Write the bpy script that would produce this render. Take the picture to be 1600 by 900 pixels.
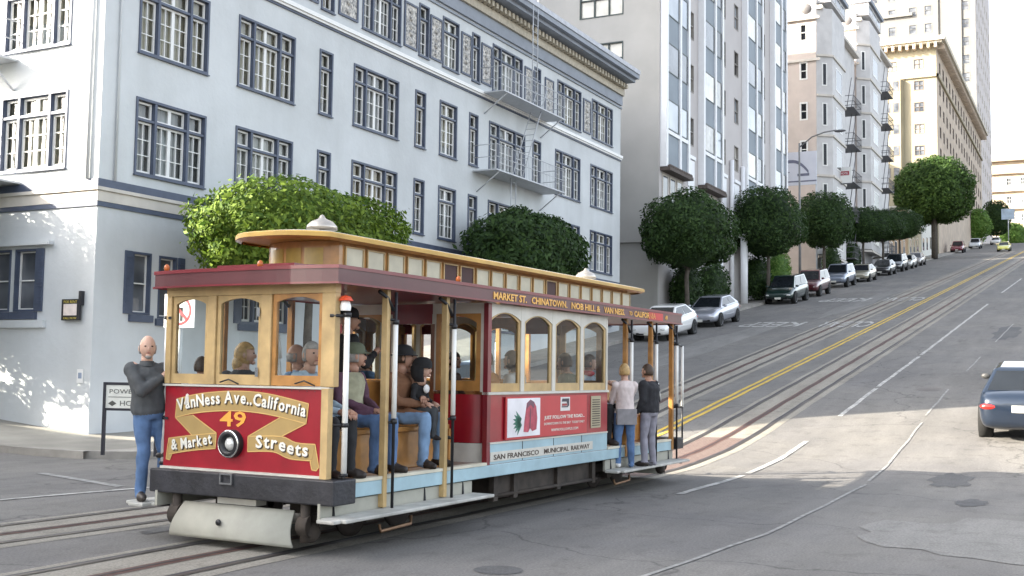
import bpy, bmesh, math, random
from mathutils import Vector, Matrix, noise
R = math.radians
# ------------------------------------------------------------------ camera, sky, sun, exposure
sc = bpy.context.scene
for o in list(bpy.data.objects): bpy.data.objects.remove(o)
C = bpy.data.collections.new("scene"); sc.collection.children.link(C)
sc.render.engine = 'CYCLES'
cam_d = bpy.data.cameras.new("camera"); cam = bpy.data.objects.new("camera", cam_d); C.objects.link(cam)
YAW, PITCH, ROLL = R(27.24), R(4.18), R(.785)
Fv = Vector((math.cos(YAW)*math.cos(PITCH), math.sin(YAW)*math.cos(PITCH), math.sin(PITCH)))
Rv = Vector((math.sin(YAW), -math.cos(YAW), 0)); Uv = Rv.cross(Fv)
Rv, Uv = Rv*math.cos(ROLL)+Uv*math.sin(ROLL), -Rv*math.sin(ROLL)+Uv*math.cos(ROLL)
M3 = Matrix((Rv, Uv, -Fv)).transposed()
cam.matrix_world = Matrix.Translation((0, 0, 1.75)) @ M3.to_4x4()
cam_d.sensor_width = 36; cam_d.lens = 1775/1600*36; cam_d.clip_end = 4000; cam_d.clip_start = .1
sc.camera = cam
SUN_EL = R(23.5); SUN_AZ = Vector((-.56, .83, 0)).normalized()
w = bpy.data.worlds.new("World"); sc.world = w; w.use_nodes = True
nt = w.node_tree; bg = nt.nodes['Background']; sky = nt.nodes.new('ShaderNodeTexSky')
sky.sky_type = 'NISHITA'; sky.sun_disc = False; sky.sun_elevation = SUN_EL
sky.sun_rotation = math.atan2(SUN_AZ.x, SUN_AZ.y) % (2*math.pi)
sky.air_density = 1.0; sky.dust_density = 3.5; sky.ozone_density = .8
hs_ = nt.nodes.new('ShaderNodeHueSaturation'); hs_.inputs['Saturation'].default_value = .42
nt.links.new(sky.outputs[0], hs_.inputs['Color']); nt.links.new(hs_.outputs[0], bg.inputs[0]); bg.inputs[1].default_value = .15
sd = bpy.data.lights.new("sun", 'SUN'); sd.energy = 4.2; sd.angle = R(.5); sd.color = (1, .91, .76)
so = bpy.data.objects.new("sun", sd); C.objects.link(so)
sdir = Vector((SUN_AZ.x*math.cos(SUN_EL), SUN_AZ.y*math.cos(SUN_EL), math.sin(SUN_EL)))
so.rotation_euler = (-sdir).to_track_quat('-Z', 'Y').to_euler(); so.location = (-10, 30, 40)
sc.view_settings.view_transform = 'Standard'; sc.view_settings.look = 'None'
sc.view_settings.exposure = 2.15; sc.view_settings.gamma = 1
rnd = random.Random(7)

# ------------------------------------------------------------------ helpers
def tag(o, label=None, cat=None, group=None, kind=None):
    if label: o['label'] = label
    if cat: o['category'] = cat
    if group: o['group'] = group
    if kind: o['kind'] = kind
    return o
def empty(name, loc=(0, 0, 0), rz=0, label=None, cat=None, group=None, ry=0):
    o = bpy.data.objects.new(name, None); C.objects.link(o); o.location = loc
    o.rotation_euler = (0, ry, rz); o.empty_display_size = .2
    return tag(o, label, cat, group)
def copy_tree(o, parent=None):
    c = o.copy(); C.objects.link(c); c.parent = parent
    for ch in [k for k in bpy.data.objects if k.parent == o]: copy_tree(ch, c)
    return c

def mat(name, col, rough=.6, metal=0, var=.12, scale=3.0, bump=0, bscale=20, spec=.5, stain=0, col2=None, coat=0, detail=4):
    m = bpy.data.materials.new(name); m.use_nodes = True; n = m.node_tree; p = n.nodes['Principled BSDF']
    p.inputs['Roughness'].default_value = rough; p.inputs['Metallic'].default_value = metal
    p.inputs['Specular IOR Level'].default_value = spec
    if coat: p.inputs['Coat Weight'].default_value = coat; p.inputs['Coat Roughness'].default_value = .08
    tc = n.nodes.new('ShaderNodeTexCoord')
    a = n.nodes.new('ShaderNodeTexNoise'); a.inputs['Scale'].default_value = scale; a.inputs['Detail'].default_value = detail
    n.links.new(tc.outputs['Object'], a.inputs['Vector'])
    rp = n.nodes.new('ShaderNodeValToRGB'); rp.color_ramp.elements[0].position = .3; rp.color_ramp.elements[1].position = .7
    c1 = [max(0, x*(1-var)) for x in col]; c2 = [min(1, x*(1+var)) for x in (col2 or col)]
    rp.color_ramp.elements[0].color = (*c1, 1); rp.color_ramp.elements[1].color = (*c2, 1)
    n.links.new(a.outputs[0], rp.inputs[0]); out = rp.outputs[0]
    if stain:
        b = n.nodes.new('ShaderNodeTexNoise'); b.inputs['Scale'].default_value = scale*.23; b.inputs['Detail'].default_value = 8; b.inputs['Roughness'].default_value = .7
        n.links.new(tc.outputs['Object'], b.inputs['Vector'])
        r2 = n.nodes.new('ShaderNodeValToRGB'); r2.color_ramp.elements[0].position = .35; r2.color_ramp.elements[1].position = .65
        r2.color_ramp.elements[0].color = (1-stain,)*3+(1,); r2.color_ramp.elements[1].color = (1, 1, 1, 1)
        n.links.new(b.outputs[0], r2.inputs[0])
        mx = n.nodes.new('ShaderNodeMix'); mx.data_type = 'RGBA'; mx.blend_type = 'MULTIPLY'; mx.inputs[0].default_value = 1
        n.links.new(out, mx.inputs[6]); n.links.new(r2.outputs[0], mx.inputs[7]); out = mx.outputs[2]
    n.links.new(out, p.inputs['Base Color'])
    if bump:
        b = n.nodes.new('ShaderNodeTexNoise'); b.inputs['Scale'].default_value = bscale; b.inputs['Detail'].default_value = 6
        n.links.new(tc.outputs['Object'], b.inputs['Vector'])
        bp = n.nodes.new('ShaderNodeBump'); bp.inputs['Strength'].default_value = bump; bp.inputs['Distance'].default_value = .02
        n.links.new(b.outputs[0], bp.inputs['Height']); n.links.new(bp.outputs[0], p.inputs['Normal'])
    return m
def glass_mat(name, tint=(.75, .8, .8), ior=1.5, refl=1.0, rough=.02):
    m = bpy.data.materials.new(name); m.use_nodes = True; n = m.node_tree; n.nodes.clear()
    out = n.nodes.new('ShaderNodeOutputMaterial'); mx = n.nodes.new('ShaderNodeMixShader')
    t = n.nodes.new('ShaderNodeBsdfTransparent'); t.inputs[0].default_value = (*tint, 1)
    g = n.nodes.new('ShaderNodeBsdfGlossy'); g.inputs['Roughness'].default_value = rough
    fr = n.nodes.new('ShaderNodeFresnel'); fr.inputs['IOR'].default_value = ior
    ml = n.nodes.new('ShaderNodeMath'); ml.operation = 'MULTIPLY'; ml.inputs[1].default_value = refl
    n.links.new(fr.outputs[0], ml.inputs[0]); n.links.new(ml.outputs[0], mx.inputs[0])
    n.links.new(t.outputs[0], mx.inputs[1]); n.links.new(g.outputs[0], mx.inputs[2]); n.links.new(mx.outputs[0], out.inputs[0])
    return m

class Plane:
    """u to the right, v up, n out of the surface"""
    def __init__(s, o, u, v, n): s.o, s.u, s.v, s.n = Vector(o), Vector(u), Vector(v), Vector(n)
    def p(s, u, v, d=0): return s.o+s.u*u+s.v*v+s.n*d
def south(y): return Plane((0, y, 0), (1, 0, 0), (0, 0, 1), (0, -1, 0))      # street face: u = X, v = Z
def west(x, y0=0): return Plane((x, y0, 0), (0, -1, 0), (0, 0, 1), (-1, 0, 0))  # face towards -X: u = -Y

class MB:
    def __init__(s): s.v, s.f, s.m, s.sm, s.cut = [], [], [], [], []
    def add(s, vs, fs, mi=0, smooth=False):
        b = len(s.v); s.cut.append((b, len(s.f))); s.v += [tuple(x) for x in vs]
        for f in fs: s.f.append([b+i for i in f]); s.m.append(mi); s.sm.append(smooth)
    def hexa(s, c, mi=0):   # 8 corners: bottom 4 ccw, top 4 ccw
        s.add(c, [(3, 2, 1, 0), (4, 5, 6, 7), (0, 1, 5, 4), (1, 2, 6, 5), (2, 3, 7, 6), (3, 0, 4, 7)], mi)
    def box(s, x0, x1, y0, y1, z0, z1, mi=0):
        s.hexa([(x0, y0, z0), (x1, y0, z0), (x1, y1, z0), (x0, y1, z0), (x0, y0, z1), (x1, y0, z1), (x1, y1, z1), (x0, y1, z1)], mi)
    def pbox(s, P, u0, u1, v0, v1, d0, d1, mi=0):
        c = [P.p(u0, v0, d0), P.p(u1, v0, d0), P.p(u1, v0, d1), P.p(u0, v0, d1), P.p(u0, v1, d0), P.p(u1, v1, d0), P.p(u1, v1, d1), P.p(u0, v1, d1)]
        s.hexa(c, mi)
    def pquad(s, P, u0, u1, v0, v1, d=0, mi=0):
        s.add([P.p(u0, v0, d), P.p(u1, v0, d), P.p(u1, v1, d), P.p(u0, v1, d)], [(0, 1, 2, 3)], mi)
    def ppoly(s, P, pts, d0, d1, mi=0):
        n = len(pts); vs = [P.p(a, b, d0) for a, b in pts]+[P.p(a, b, d1) for a, b in pts]
        fs = [tuple(range(n, 2*n)), tuple(reversed(range(n)))]+[(i, (i+1) % n, n+(i+1) % n, n+i) for i in range(n)]
        s.add(vs, fs, mi)
    def tube(s, pts, r, n=8, mi=0, cap=True, smooth=True):
        pts = [Vector(p) for p in pts]; rs = r if isinstance(r, (list, tuple)) else [r]*len(pts)
        vs = []; prev = None
        for i, p in enumerate(pts):
            t = (pts[min(i+1, len(pts)-1)]-pts[max(i-1, 0)]).normalized()
            if prev is None: a = t.orthogonal().normalized()
            else: a = (prev-t*prev.dot(t)).normalized()
            prev = a; b = t.cross(a)
            for k in range(n):
                q = 2*math.pi*k/n; vs.append(p+(a*math.cos(q)+b*math.sin(q))*rs[i])
        fs = []
        for i in range(len(pts)-1):
            for k in range(n): fs.append((i*n+k, i*n+(k+1) % n, (i+1)*n+(k+1) % n, (i+1)*n+k))
        s.add(vs, fs, mi, smooth)
        if cap:
            b = len(s.v)-len(vs); e = b+(len(pts)-1)*n
            s.f.append([b+k for k in reversed(range(n))]); s.m.append(mi); s.sm.append(False)
            s.f.append([e+k for k in range(n)]); s.m.append(mi); s.sm.append(False)
    def lathe(s, o, ax, prof, n=20, mi=0, smooth=True):  # prof: (radius, along)
        o = Vector(o); t = Vector(ax).normalized(); a = t.orthogonal().normalized(); b = t.cross(a); vs = []; fs = []
        for r, h in prof:
            for k in range(n):
                q = 2*math.pi*k/n; vs.append(o+t*h+(a*math.cos(q)+b*math.sin(q))*max(r, 1e-4))
        for i in range(len(prof)-1):
            for k in range(n): fs.append((i*n+k, i*n+(k+1) % n, (i+1)*n+(k+1) % n, (i+1)*n+k))
        s.add(vs, fs, mi, smooth)
    def ell(s, c, r, nu=14, nv=9, mi=0, fn=None, M=None):
        vs = []; fs = []; c = Vector(c)
        for i in range(nv+1):
            th = math.pi*i/nv
            for k in range(nu):
                q = 2*math.pi*k/nu; d = Vector((math.sin(th)*math.cos(q), math.sin(th)*math.sin(q), math.cos(th)))
                f = fn(d) if fn else 1
                p = Vector((d.x*r[0]*f, d.y*r[1]*f, d.z*r[2]*f))
                if M: p = M @ p
                vs.append(c+p)
        for i in range(nv):
            for k in range(nu): fs.append((i*nu+k, (i+1)*nu+k, (i+1)*nu+(k+1) % nu, i*nu+(k+1) % nu))
        s.add(vs, fs, mi, True)
    def holes(s, P, u0, u1, v0, v1, rects, depth, mi=0, rmi=None):
        us = sorted(set([u0, u1]+[r[0] for r in rects]+[r[1] for r in rects])); vs_ = sorted(set([v0, v1]+[r[2] for r in rects]+[r[3] for r in rects]))
        us = [u for u in us if u0 <= u <= u1]; vs_ = [v for v in vs_ if v0 <= v <= v1]
        for i in range(len(us)-1):
            for j in range(len(vs_)-1):
                cu, cv = (us[i]+us[i+1])/2, (vs_[j]+vs_[j+1])/2
                if any(r[0] < cu < r[1] and r[2] < cv < r[3] for r in rects): continue
                s.pquad(P, us[i], us[i+1], vs_[j], vs_[j+1], 0, mi)
        rmi = mi if rmi is None else rmi
        for a, b, c, d in rects:
            if not (a >= u0 and b <= u1 and c >= v0 and d <= v1): continue
            for (p, q) in (((a, c), (b, c)), ((b, c), (b, d)), ((b, d), (a, d)), ((a, d), (a, c))):
                s.add([P.p(*p, 0), P.p(*q, 0), P.p(*q, -depth), P.p(*p, -depth)], [(3, 2, 1, 0)], rmi)
            s.pquad(P, a, b, c, d, -depth, rmi)
    def build(s, name, mats, parent=None, bevel=0, subsurf=0, weld=False):
        me = bpy.data.meshes.new(name); me.from_pydata(s.v, [], s.f)
        if not isinstance(mats, (list, tuple)): mats = [mats]
        for m in mats: me.materials.append(m)
        me.polygons.foreach_set('material_index', s.m); me.polygons.foreach_set('use_smooth', s.sm)
        me.validate(clean_customdata=False); me.update()
        if weld:
            bm = bmesh.new(); bm.from_mesh(me); bmesh.ops.remove_doubles(bm, verts=bm.verts, dist=1e-4); bmesh.ops.recalc_face_normals(bm, faces=bm.faces); bm.to_mesh(me); bm.free()
        o = bpy.data.objects.new(name, me); C.objects.link(o)
        if parent is not None: o.parent = parent
        if bevel:
            b = o.modifiers.new('bevel', 'BEVEL'); b.width = bevel; b.segments = 2; b.limit_method = 'ANGLE'; b.angle_limit = R(40)
        if subsurf:
            b = o.modifiers.new('sub', 'SUBSURF'); b.levels = subsurf; b.render_levels = subsurf
        return o

def build_each(mb, name, mats, parent, per=1, **kw):
    """one object for every `per` pieces"""
    c = mb.cut+[(len(mb.v), len(mb.f))]
    for i in range(0, len(mb.cut), per):
        (v0, f0), (v1, f1) = c[i], c[min(i+per, len(mb.cut))]; q = MB(); q.v = mb.v[v0:v1]
        q.f = [[k-v0 for k in f] for f in mb.f[f0:f1]]; q.m = mb.m[f0:f1]; q.sm = mb.sm[f0:f1]; q.build(name, mats, parent, **kw)

def text_geo(s, size, bold=0.0, ext=.003, shear=0, spacing=1):
    cu = bpy.data.curves.new('t', 'FONT'); cu.body = s; cu.size = size; cu.extrude = ext; cu.offset = bold; cu.shear = shear; cu.align_x = 'CENTER'; cu.resolution_u = 2
    cu.space_character = spacing
    o = bpy.data.objects.new('t', cu); C.objects.link(o); bpy.context.view_layer.update()
    e = o.evaluated_get(bpy.context.evaluated_depsgraph_get()); me = e.to_mesh()
    vs = [tuple(v.co) for v in me.vertices]; fs = [tuple(p.vertices) for p in me.polygons]
    e.to_mesh_clear(); bpy.data.objects.remove(o); bpy.data.curves.remove(cu)
    return vs, fs
def add_text(mb, P, u, v, s, size, d=0, mi=0, bold=0, ang=0, shear=0, fit=None, spacing=1):
    vs, fs = text_geo(s, size, bold, .0015, shear, spacing)
    if not vs: return
    x0 = min(a[0] for a in vs); x1 = max(a[0] for a in vs); k = 1
    if fit: k = fit/(x1-x0)
    ca, sa = math.cos(ang), math.sin(ang); mx = (x0+x1)/2
    out = []
    for x, y, z in vs:
        x = (x-mx)*k
        out.append(P.p(u+x*ca-y*sa, v+x*sa+y*ca, d+.0015+z))
    mb.add(out, fs, mi)

# ------------------------------------------------------------------ the lie of the land
def gz(x):
    s, a, b = .128, 18.5, 25.5
    if x < a: z = 0
    elif x < b: z = s*(x-a)**2/(2*(b-a))
    else: z = s*(x-(a+b)/2)
    if x > 235: z -= s*(x-235)**2/(2*60) if x < 295 else s*(x-235)-s*30
    return z
def side(y): return 0 if y < 19 else .09*(y-19)-.045*(1-math.exp(-(y-19)))
def side_w(x): return 1 if x < 20 else max(0, 1-(x-20)/6)
def land(x, y): return gz(x)+side(y)*side_w(x)
def ground_sheet(name, xs, yfun, m, dz, kind='structure', ny=1):
    mb = MB(); n = ny+1; vs = []
    for x in xs:
        ya, yb = yfun(x)
        for j in range(n):
            y = ya+(yb-ya)*j/ny; vs.append((x, y, land(x, y)+dz))
    fs = [(i*n+j, (i+1)*n+j, (i+1)*n+j+1, i*n+j+1) for i in range(len(xs)-1) for j in range(ny)]
    mb.add(vs, fs, 0, True); o = mb.build(name, m); o['kind'] = kind; return o
def frange(a, b, st):
    n = max(1, int(round((b-a)/st))); return [a+(b-a)*i/n for i in range(n+1)]
# ------------------------------------------------------------------ materials
def asphalt_mat(name, base, warm, crack=True):
    m = bpy.data.materials.new(name); m.use_nodes = True; n = m.node_tree; p = n.nodes['Principled BSDF']; p.inputs['Roughness'].default_value = .85
    tc = n.nodes.new('ShaderNodeTexCoord'); L = n.links.new
    def noi(s, d=6, r=.6, vec=None):
        a = n.nodes.new('ShaderNodeTexNoise'); a.inputs['Scale'].default_value = s; a.inputs['Detail'].default_value = d; a.inputs['Roughness'].default_value = r
        L(vec or tc.outputs['Object'], a.inputs['Vector']); return a.outputs[0]
    def ramp(i, p0, p1, c0, c1):
        a = n.nodes.new('ShaderNodeValToRGB'); a.color_ramp.elements[0].position = p0; a.color_ramp.elements[1].position = p1
        a.color_ramp.elements[0].color = (*c0, 1); a.color_ramp.elements[1].color = (*c1, 1); L(i, a.inputs[0]); return a.outputs[0]
    def mul(a, b, f=1, t='MULTIPLY'):
        x = n.nodes.new('ShaderNodeMix'); x.data_type = 'RGBA'; x.blend_type = t; x.inputs[0].default_value = f; L(a, x.inputs[6]); L(b, x.inputs[7]); return x.outputs[2]
    mp = n.nodes.new('ShaderNodeMapping'); mp.inputs['Scale'].default_value = (.25, 1.6, 1); L(tc.outputs['Object'], mp.inputs[0])
    c = ramp(noi(.35, 5), .35, .65, base, warm)
    c = mul(c, ramp(noi(1.0, 4, .6, mp.outputs[0]), .3, .7, (.8, .8, .8), (1.08, 1.08, 1.08)))
    c = mul(c, ramp(noi(38, 4, .8), .32, .68, (.62, .62, .62), (1.28, 1.28, 1.28)))
    c = mul(c, ramp(noi(2.2, 8, .75), .52, .70, (1, 1, 1), (.66, .65, .64)))
    if crack:
        v = n.nodes.new('ShaderNodeTexVoronoi'); v.feature = 'DISTANCE_TO_EDGE'; v.inputs['Scale'].default_value = .22
        ad = n.nodes.new('ShaderNodeVectorMath'); ad.operation = 'ADD'; ns = n.nodes.new('ShaderNodeTexNoise'); ns.inputs['Scale'].default_value = .8; ns.inputs['Detail'].default_value = 6
        L(tc.outputs['Object'], ns.inputs['Vector']); L(tc.outputs['Object'], ad.inputs[0])
        sc_ = n.nodes.new('ShaderNodeVectorMath'); sc_.operation = 'SCALE'; sc_.inputs[3].default_value = 1.6; L(ns.outputs[1], sc_.inputs[0]); L(sc_.outputs[0], ad.inputs[1])
        L(ad.outputs[0], v.inputs['Vector'])
        c = mul(c, ramp(v.outputs[0], .002, .006, (.55, .55, .55), (1, 1, 1)))
    L(c, p.inputs['Base Color'])
    bp = n.nodes.new('ShaderNodeBump'); bp.inputs['Strength'].default_value = .25; bp.inputs['Distance'].default_value = .01; L(noi(70, 3), bp.inputs['Height']); L(bp.outputs[0], p.inputs['Normal'])
    return m
ASPH = asphalt_mat('asphalt', (.150, .144, .140), (.185, .176, .162))
TRACK = asphalt_mat('track_concrete', (.25, .23, .195), (.30, .28, .24), False)
CONC = mat('pavement_concrete', (.30, .285, .25), .85, var=.15, scale=1.2, bump=.2, stain=.3)
KERB = mat('kerb_stone', (.33, .31, .28), .8, var=.15, scale=3, stain=.3)
WORN = mat('worn_white_paint', (.15, .148, .145), .8, var=.05, scale=7, col2=(.33, .325, .31), detail=8)
WHITEP = mat('road_white_paint', (.42, .41, .39), .7, var=.25, scale=9, stain=.55, col2=(.58, .57, .54))
YELP = mat('road_yellow_paint', (.62, .42, .06), .7, var=.15, scale=9, stain=.3)
STEEL = mat('rail_steel', (.10, .085, .08), .45, .6, var=.2)
RUST = mat('rusty_slot', (.10, .05, .04), .7, .1, var=.3, scale=8)
STUCCO = mat('blue_grey_stucco', (.615, .64, .65), .85, var=.05, scale=.8, bump=.35, bscale=9, stain=.13)
def add_streaks(m, f=.12, sx=(2.2, 2.2, .12)):
    """rain streaks running down a wall"""
    n = m.node_tree; p = n.nodes['Principled BSDF']; lk = p.inputs['Base Color'].links[0]; src = lk.from_socket
    tc = n.nodes.new('ShaderNodeTexCoord'); mp = n.nodes.new('ShaderNodeMapping'); mp.inputs['Scale'].default_value = sx; a = n.nodes.new('ShaderNodeTexNoise'); a.inputs['Scale'].default_value = 1.5; a.inputs['Detail'].default_value = 7
    n.links.new(tc.outputs['Object'], mp.inputs[0]); n.links.new(mp.outputs[0], a.inputs['Vector']); r = n.nodes.new('ShaderNodeValToRGB'); r.color_ramp.elements[0].position = .42; r.color_ramp.elements[1].position = .62
    r.color_ramp.elements[0].color = (1, 1, 1, 1); r.color_ramp.elements[1].color = (1-f, 1-f, 1-f*1.1, 1); n.links.new(a.outputs[0], r.inputs[0])
    mx = n.nodes.new('ShaderNodeMix'); mx.data_type = 'RGBA'; mx.blend_type = 'MULTIPLY'; mx.inputs[0].default_value = 1; n.links.new(src, mx.inputs[6]); n.links.new(r.outputs[0], mx.inputs[7]); n.links.new(mx.outputs[2], p.inputs['Base Color'])
add_streaks(STUCCO, .055, (.7, .7, .10))
NAVY = mat('slate_blue_trim', (.07, .088, .135), .5, var=.15)
CREAM = mat('cream_trim', (.62, .58, .52), .7, var=.08, scale=2, stain=.15)
WHITE = mat('white_paint', (.78, .78, .76), .45, var=.03)
CURT = [mat('curtain_'+n_, c_, .9, var=.15, scale=2.5) for n_, c_ in (('cream', (.52, .48, .38)), ('white', (.62, .61, .57)), ('ochre', (.46, .38, .26)), ('grey', (.36, .36, .36)))]
DARKIN = mat('dark_interior', (.035, .035, .04), .6, var=.3)
def pane_mat(name, c1, c2, sc_=.9, rough=.04):
    return mat(name, c1, rough, var=.1, scale=sc_, col2=c2, spec=.7, detail=2)
PANE = pane_mat('window_glass_dark', (.03, .035, .045), (.16, .17, .19))
PANEC = pane_mat('window_glass_curtained', (.20, .19, .17), (.42, .40, .36), 1.4)
GL = glass_mat('clear_glass', (.86, .9, .9), 1.5, 1.0)
GLB = glass_mat('building_glass', (.9, .93, .93), 1.45, 1.3)
# panelled curtain window behind blue building sashes
# ------------------------------------------------------------------ ground, road, tracks, pavements
GR = asphalt_mat('far_ground', (.12, .118, .12), (.14, .138, .135), False)
xs = frange(-60, 16, 8)+frange(16, 28, .75)[1:]+frange(28, 300, 8)[1:]+[420, 700, 1500]
ground_sheet('ground', xs, lambda x: (-700, 700), GR, -.15, ny=280)
xs = frange(-25, 16, 1)+frange(16, 27, .25)[1:]+frange(27, 330, 4)[1:]
ground_sheet('road', xs, lambda x: (-12, 18.2), ASPH, 0, ny=24)
sx = frange(-6, 16.2, .6)
ground_sheet('side_street', sx, lambda x: (18.2, 62), ASPH, 0.0, ny=30)
def ribbon(name, pts, width, m, dz, kind='structure', step=1.0):
    """a strip of paint or steel laid along a polyline on the road"""
    P = []
    for (a, b) in zip(pts[:-1], pts[1:]):
        L_ = math.dist(a, b); n = max(1, int(L_/step))
        for i in range(n): t = i/n; P.append((a[0]+(b[0]-a[0])*t, a[1]+(b[1]-a[1])*t))
    P.append(pts[-1]); vs = []
    for i, p in enumerate(P):
        q0, q1 = P[max(i-1, 0)], P[min(i+1, len(P)-1)]; dx, dy = q1[0]-q0[0], q1[1]-q0[1]; l = math.hypot(dx, dy)
        nx, ny = -dy/l*width/2, dx/l*width/2
        wob = .012*math.sin(i*2.3)
        for s in (-1, 1): x, y = p[0]+nx*s, p[1]+ny*s+wob; vs.append((x, y, land(x, y)+dz))
    return vs, [(2*i, 2*i+2, 2*i+3, 2*i+1) for i in range(len(P)-1)]
def strip(name, polys, width, m, dz, step=1.0):
    mb = MB()
    for pts in polys:
        v, f = ribbon(name, pts, width, m, dz, step=step); mb.add(v, f)
    o = mb.build(name, m); o['kind'] = 'structure'; return o
RT = lambda d: [(-20, 7.42+d), (6, 7.42+d), (18, 7.32+d), (30, 7.34+d), (60, 7.28+d), (180, 7.2+d)]
LT = lambda d: [(-20, 11.2+d), (0, 10.6+d), (8, 10.05+d), (11, 9.9+d), (18, 10.1+d), (30, 10.62+d), (55, 10.72+d), (180, 10.9+d)]
strip('track_bed', [RT(0), LT(0)], 1.55, TRACK, .004)
strip('track_rail', [RT(.55), RT(-.55), LT(.53), LT(-.53)], .07, STEEL, .012)
strip('track_groove', [RT(.62), RT(-.48), LT(.6), LT(-.46)], .05, DARKIN, .009)
strip('cable_slot', [RT(0), LT(0)], .16, RUST, .009)
strip('cable_slot_gap', [RT(0), LT(0)], .03, DARKIN, .013)
BRICK = bpy.data.materials.new('red_brick_paving'); BRICK.use_nodes = True; n_ = BRICK.node_tree
b_ = n_.nodes.new('ShaderNodeTexBrick'); t_ = n_.nodes.new('ShaderNodeTexCoord'); n_.links.new(t_.outputs['Object'], b_.inputs[0])
b_.inputs['Scale'].default_value = 4; b_.inputs['Color1'].default_value = (.11, .065, .055, 1); b_.inputs['Color2'].default_value = (.14, .09, .075, 1); b_.inputs['Mortar'].default_value = (.2, .18, .16, 1)
n_.links.new(b_.outputs[0], n_.nodes['Principled BSDF'].inputs['Base Color']); n_.nodes['Principled BSDF'].inputs['Roughness'].default_value = .85
strip('brick_paving', [[(18.2, 7.33), (24.6, 7.33)]], 1.02, BRICK, .007, step=.3)
strip('yellow_line', [[(18, 9.09), (40, 9.05), (90, 8.98), (230, 8.9)], [(18, 8.87), (40, 8.83), (90, 8.76), (230, 8.68)]], .11, YELP, .008)
dash = [[(15.9, 5.42), (19.4, 5.46)], [(19.7, 5.47), (24.6, 5.54)], [(28.0, 5.52), (33, 5.5)], [(33.3, 5.5), (41, 5.4)], [(41.4, 5.4), (67, 5.22)], [(77, 5.2), (95, 5.0)], [(105, 5), (125, 5)]]
dash += [[(5, 13.75), (10.17, 12.61), (12.15, 12.23), (14, 11.95)]]
strip('white_line', dash, .11, WHITEP, .008)
strip('worn_line', [[(5, 3.9), (9.4, 3.5), (12.5, 3.27), (14.5, 3.28), (19, 3.35)], [(19.6, 3.4), (24, 3.55), (27.5, 3.58)], [(28.5, 3.62), (33, 3.6)], [(37, 3.52), (41, 3.45)], [(46, 3.35), (54, 3.2)]], .05, WORN, .008)
strip('crosswalk_line', [[(12.2, 12.6), (13.0, 15.2)]], .16, WORN, .007)
PATCH = asphalt_mat('asphalt_patch', (.085, .085, .09), (.11, .108, .105), False)
PATL = asphalt_mat('pale_asphalt_patch', (.19, .185, .175), (.22, .212, .2), False)
def patch(name, cx, cy, rx, ry, m, dz=.0055, seed=0, jag=.22):
    rr = random.Random(seed); mb = MB(); n = 26; vs = [(cx, cy, land(cx, cy)+dz)]
    for k in range(n):
        q = 2*math.pi*k/n; f = 1+rr.uniform(-jag, jag); x, y = cx+rx*math.cos(q)*f, cy+ry*math.sin(q)*f; vs.append((x, y, land(x, y)+dz))
    mb.add(vs, [(0, 1+k, 1+(k+1) % n) for k in range(n)]); o = mb.build(name, m); o['kind'] = 'structure'
patch('road_patch', 20.3, 2.2, 1.0, .33, PATCH, seed=1)
patch('road_patch', 13.5, 1.1, 1.6, 1.3, PATL, seed=2)
patch('manhole_cover', 8.98, 4.72, .22, .22, PATCH, seed=20, jag=.0)
patch('manhole_cover', 33, 4.1, .33, .33, STEEL, seed=21, jag=.0)
patch('oil_stain', 17.2, 1.6, .5, .2, PATCH, seed=6)
patch('road_patch', 50, 3.2, 3, .5, PATCH, seed=3)
patch('road_patch', 46, 14, 9, .8, PATL, seed=4)
patch('road_patch', 9.6, 8.9, .7, .16, PATCH, seed=5)
patch('road_patch', 70, 12.4, 12, .7, PATL, seed=8)
# raised marks worn white lettering on the downhill lane
def road_word(s, x, yc, wid, length):
    vs, fs = text_geo(s, 1, .02, 0); mb = MB()
    x0 = min(a[0] for a in vs); x1 = max(a[0] for a in vs); y0 = min(a[1] for a in vs); y1 = max(a[1] for a in vs); out = []
    for a in vs:
        u = (a[0]-x0)/(x1-x0)-.5; v = (a[1]-y0)/(y1-y0)
        X = x-v*length; Y = yc+u*wid; out.append((X, Y, land(X, Y)+.009+a[2]*0))
    fs = [f for f in fs]
    mb.add(out, fs); o = mb.build('road_lettering', WHITEP); o['kind'] = 'structure'
road_word('KEEP', 55.8, 13.9, 2.9, 2.6); road_word('CLEAR', 55.8, 10.4, 2.4, 3.0)
road_word('KEEP', 74, 13.9, 2.9, 3.2); road_word('CLEAR', 74, 10.4, 2.4, 3.2)
# pavements with kerbs: the corner by the blue building, then uphill
def pavement(name, outline_fn, xs, yin, h=.14):
    mb = MB(); vs = []; N = 6
    for x in xs:
        y0 = outline_fn(x)
        for j in range(N+1):
            y = y0+(yin-y0)*j/N; vs.append((x, y, land(x, y)+h))
        vs.append((x, y0-.0, land(x, y0)-.03))
    k = N+2; fs = []; ms = []
    for i in range(len(xs)-1):
        for j in range(N): mb.f.append([i*k+j, (i+1)*k+j, (i+1)*k+j+1, i*k+j+1]); mb.m.append(0 if j else 1); mb.sm.append(False)
        mb.f.append([i*k, i*k+N+1, (i+1)*k+N+1, (i+1)*k]); mb.m.append(1); mb.sm.append(False)
    mb.v += vs
    o = mb.build(name, [CONC, KERB]); o['kind'] = 'structure'; return o
def kfn(x):
    if x < 17: return 15.75+max(0, (16.6-x))**2*1.0
    if x < 24: return 15.75+.02*(x-17)
    return min(18.15, 15.9+(x-24)*.8)
pavement('pavement', kfn, frange(15.42, 17, .2)+frange(17.4, 30, .6)+frange(32, 320, 4), 26)
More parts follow.
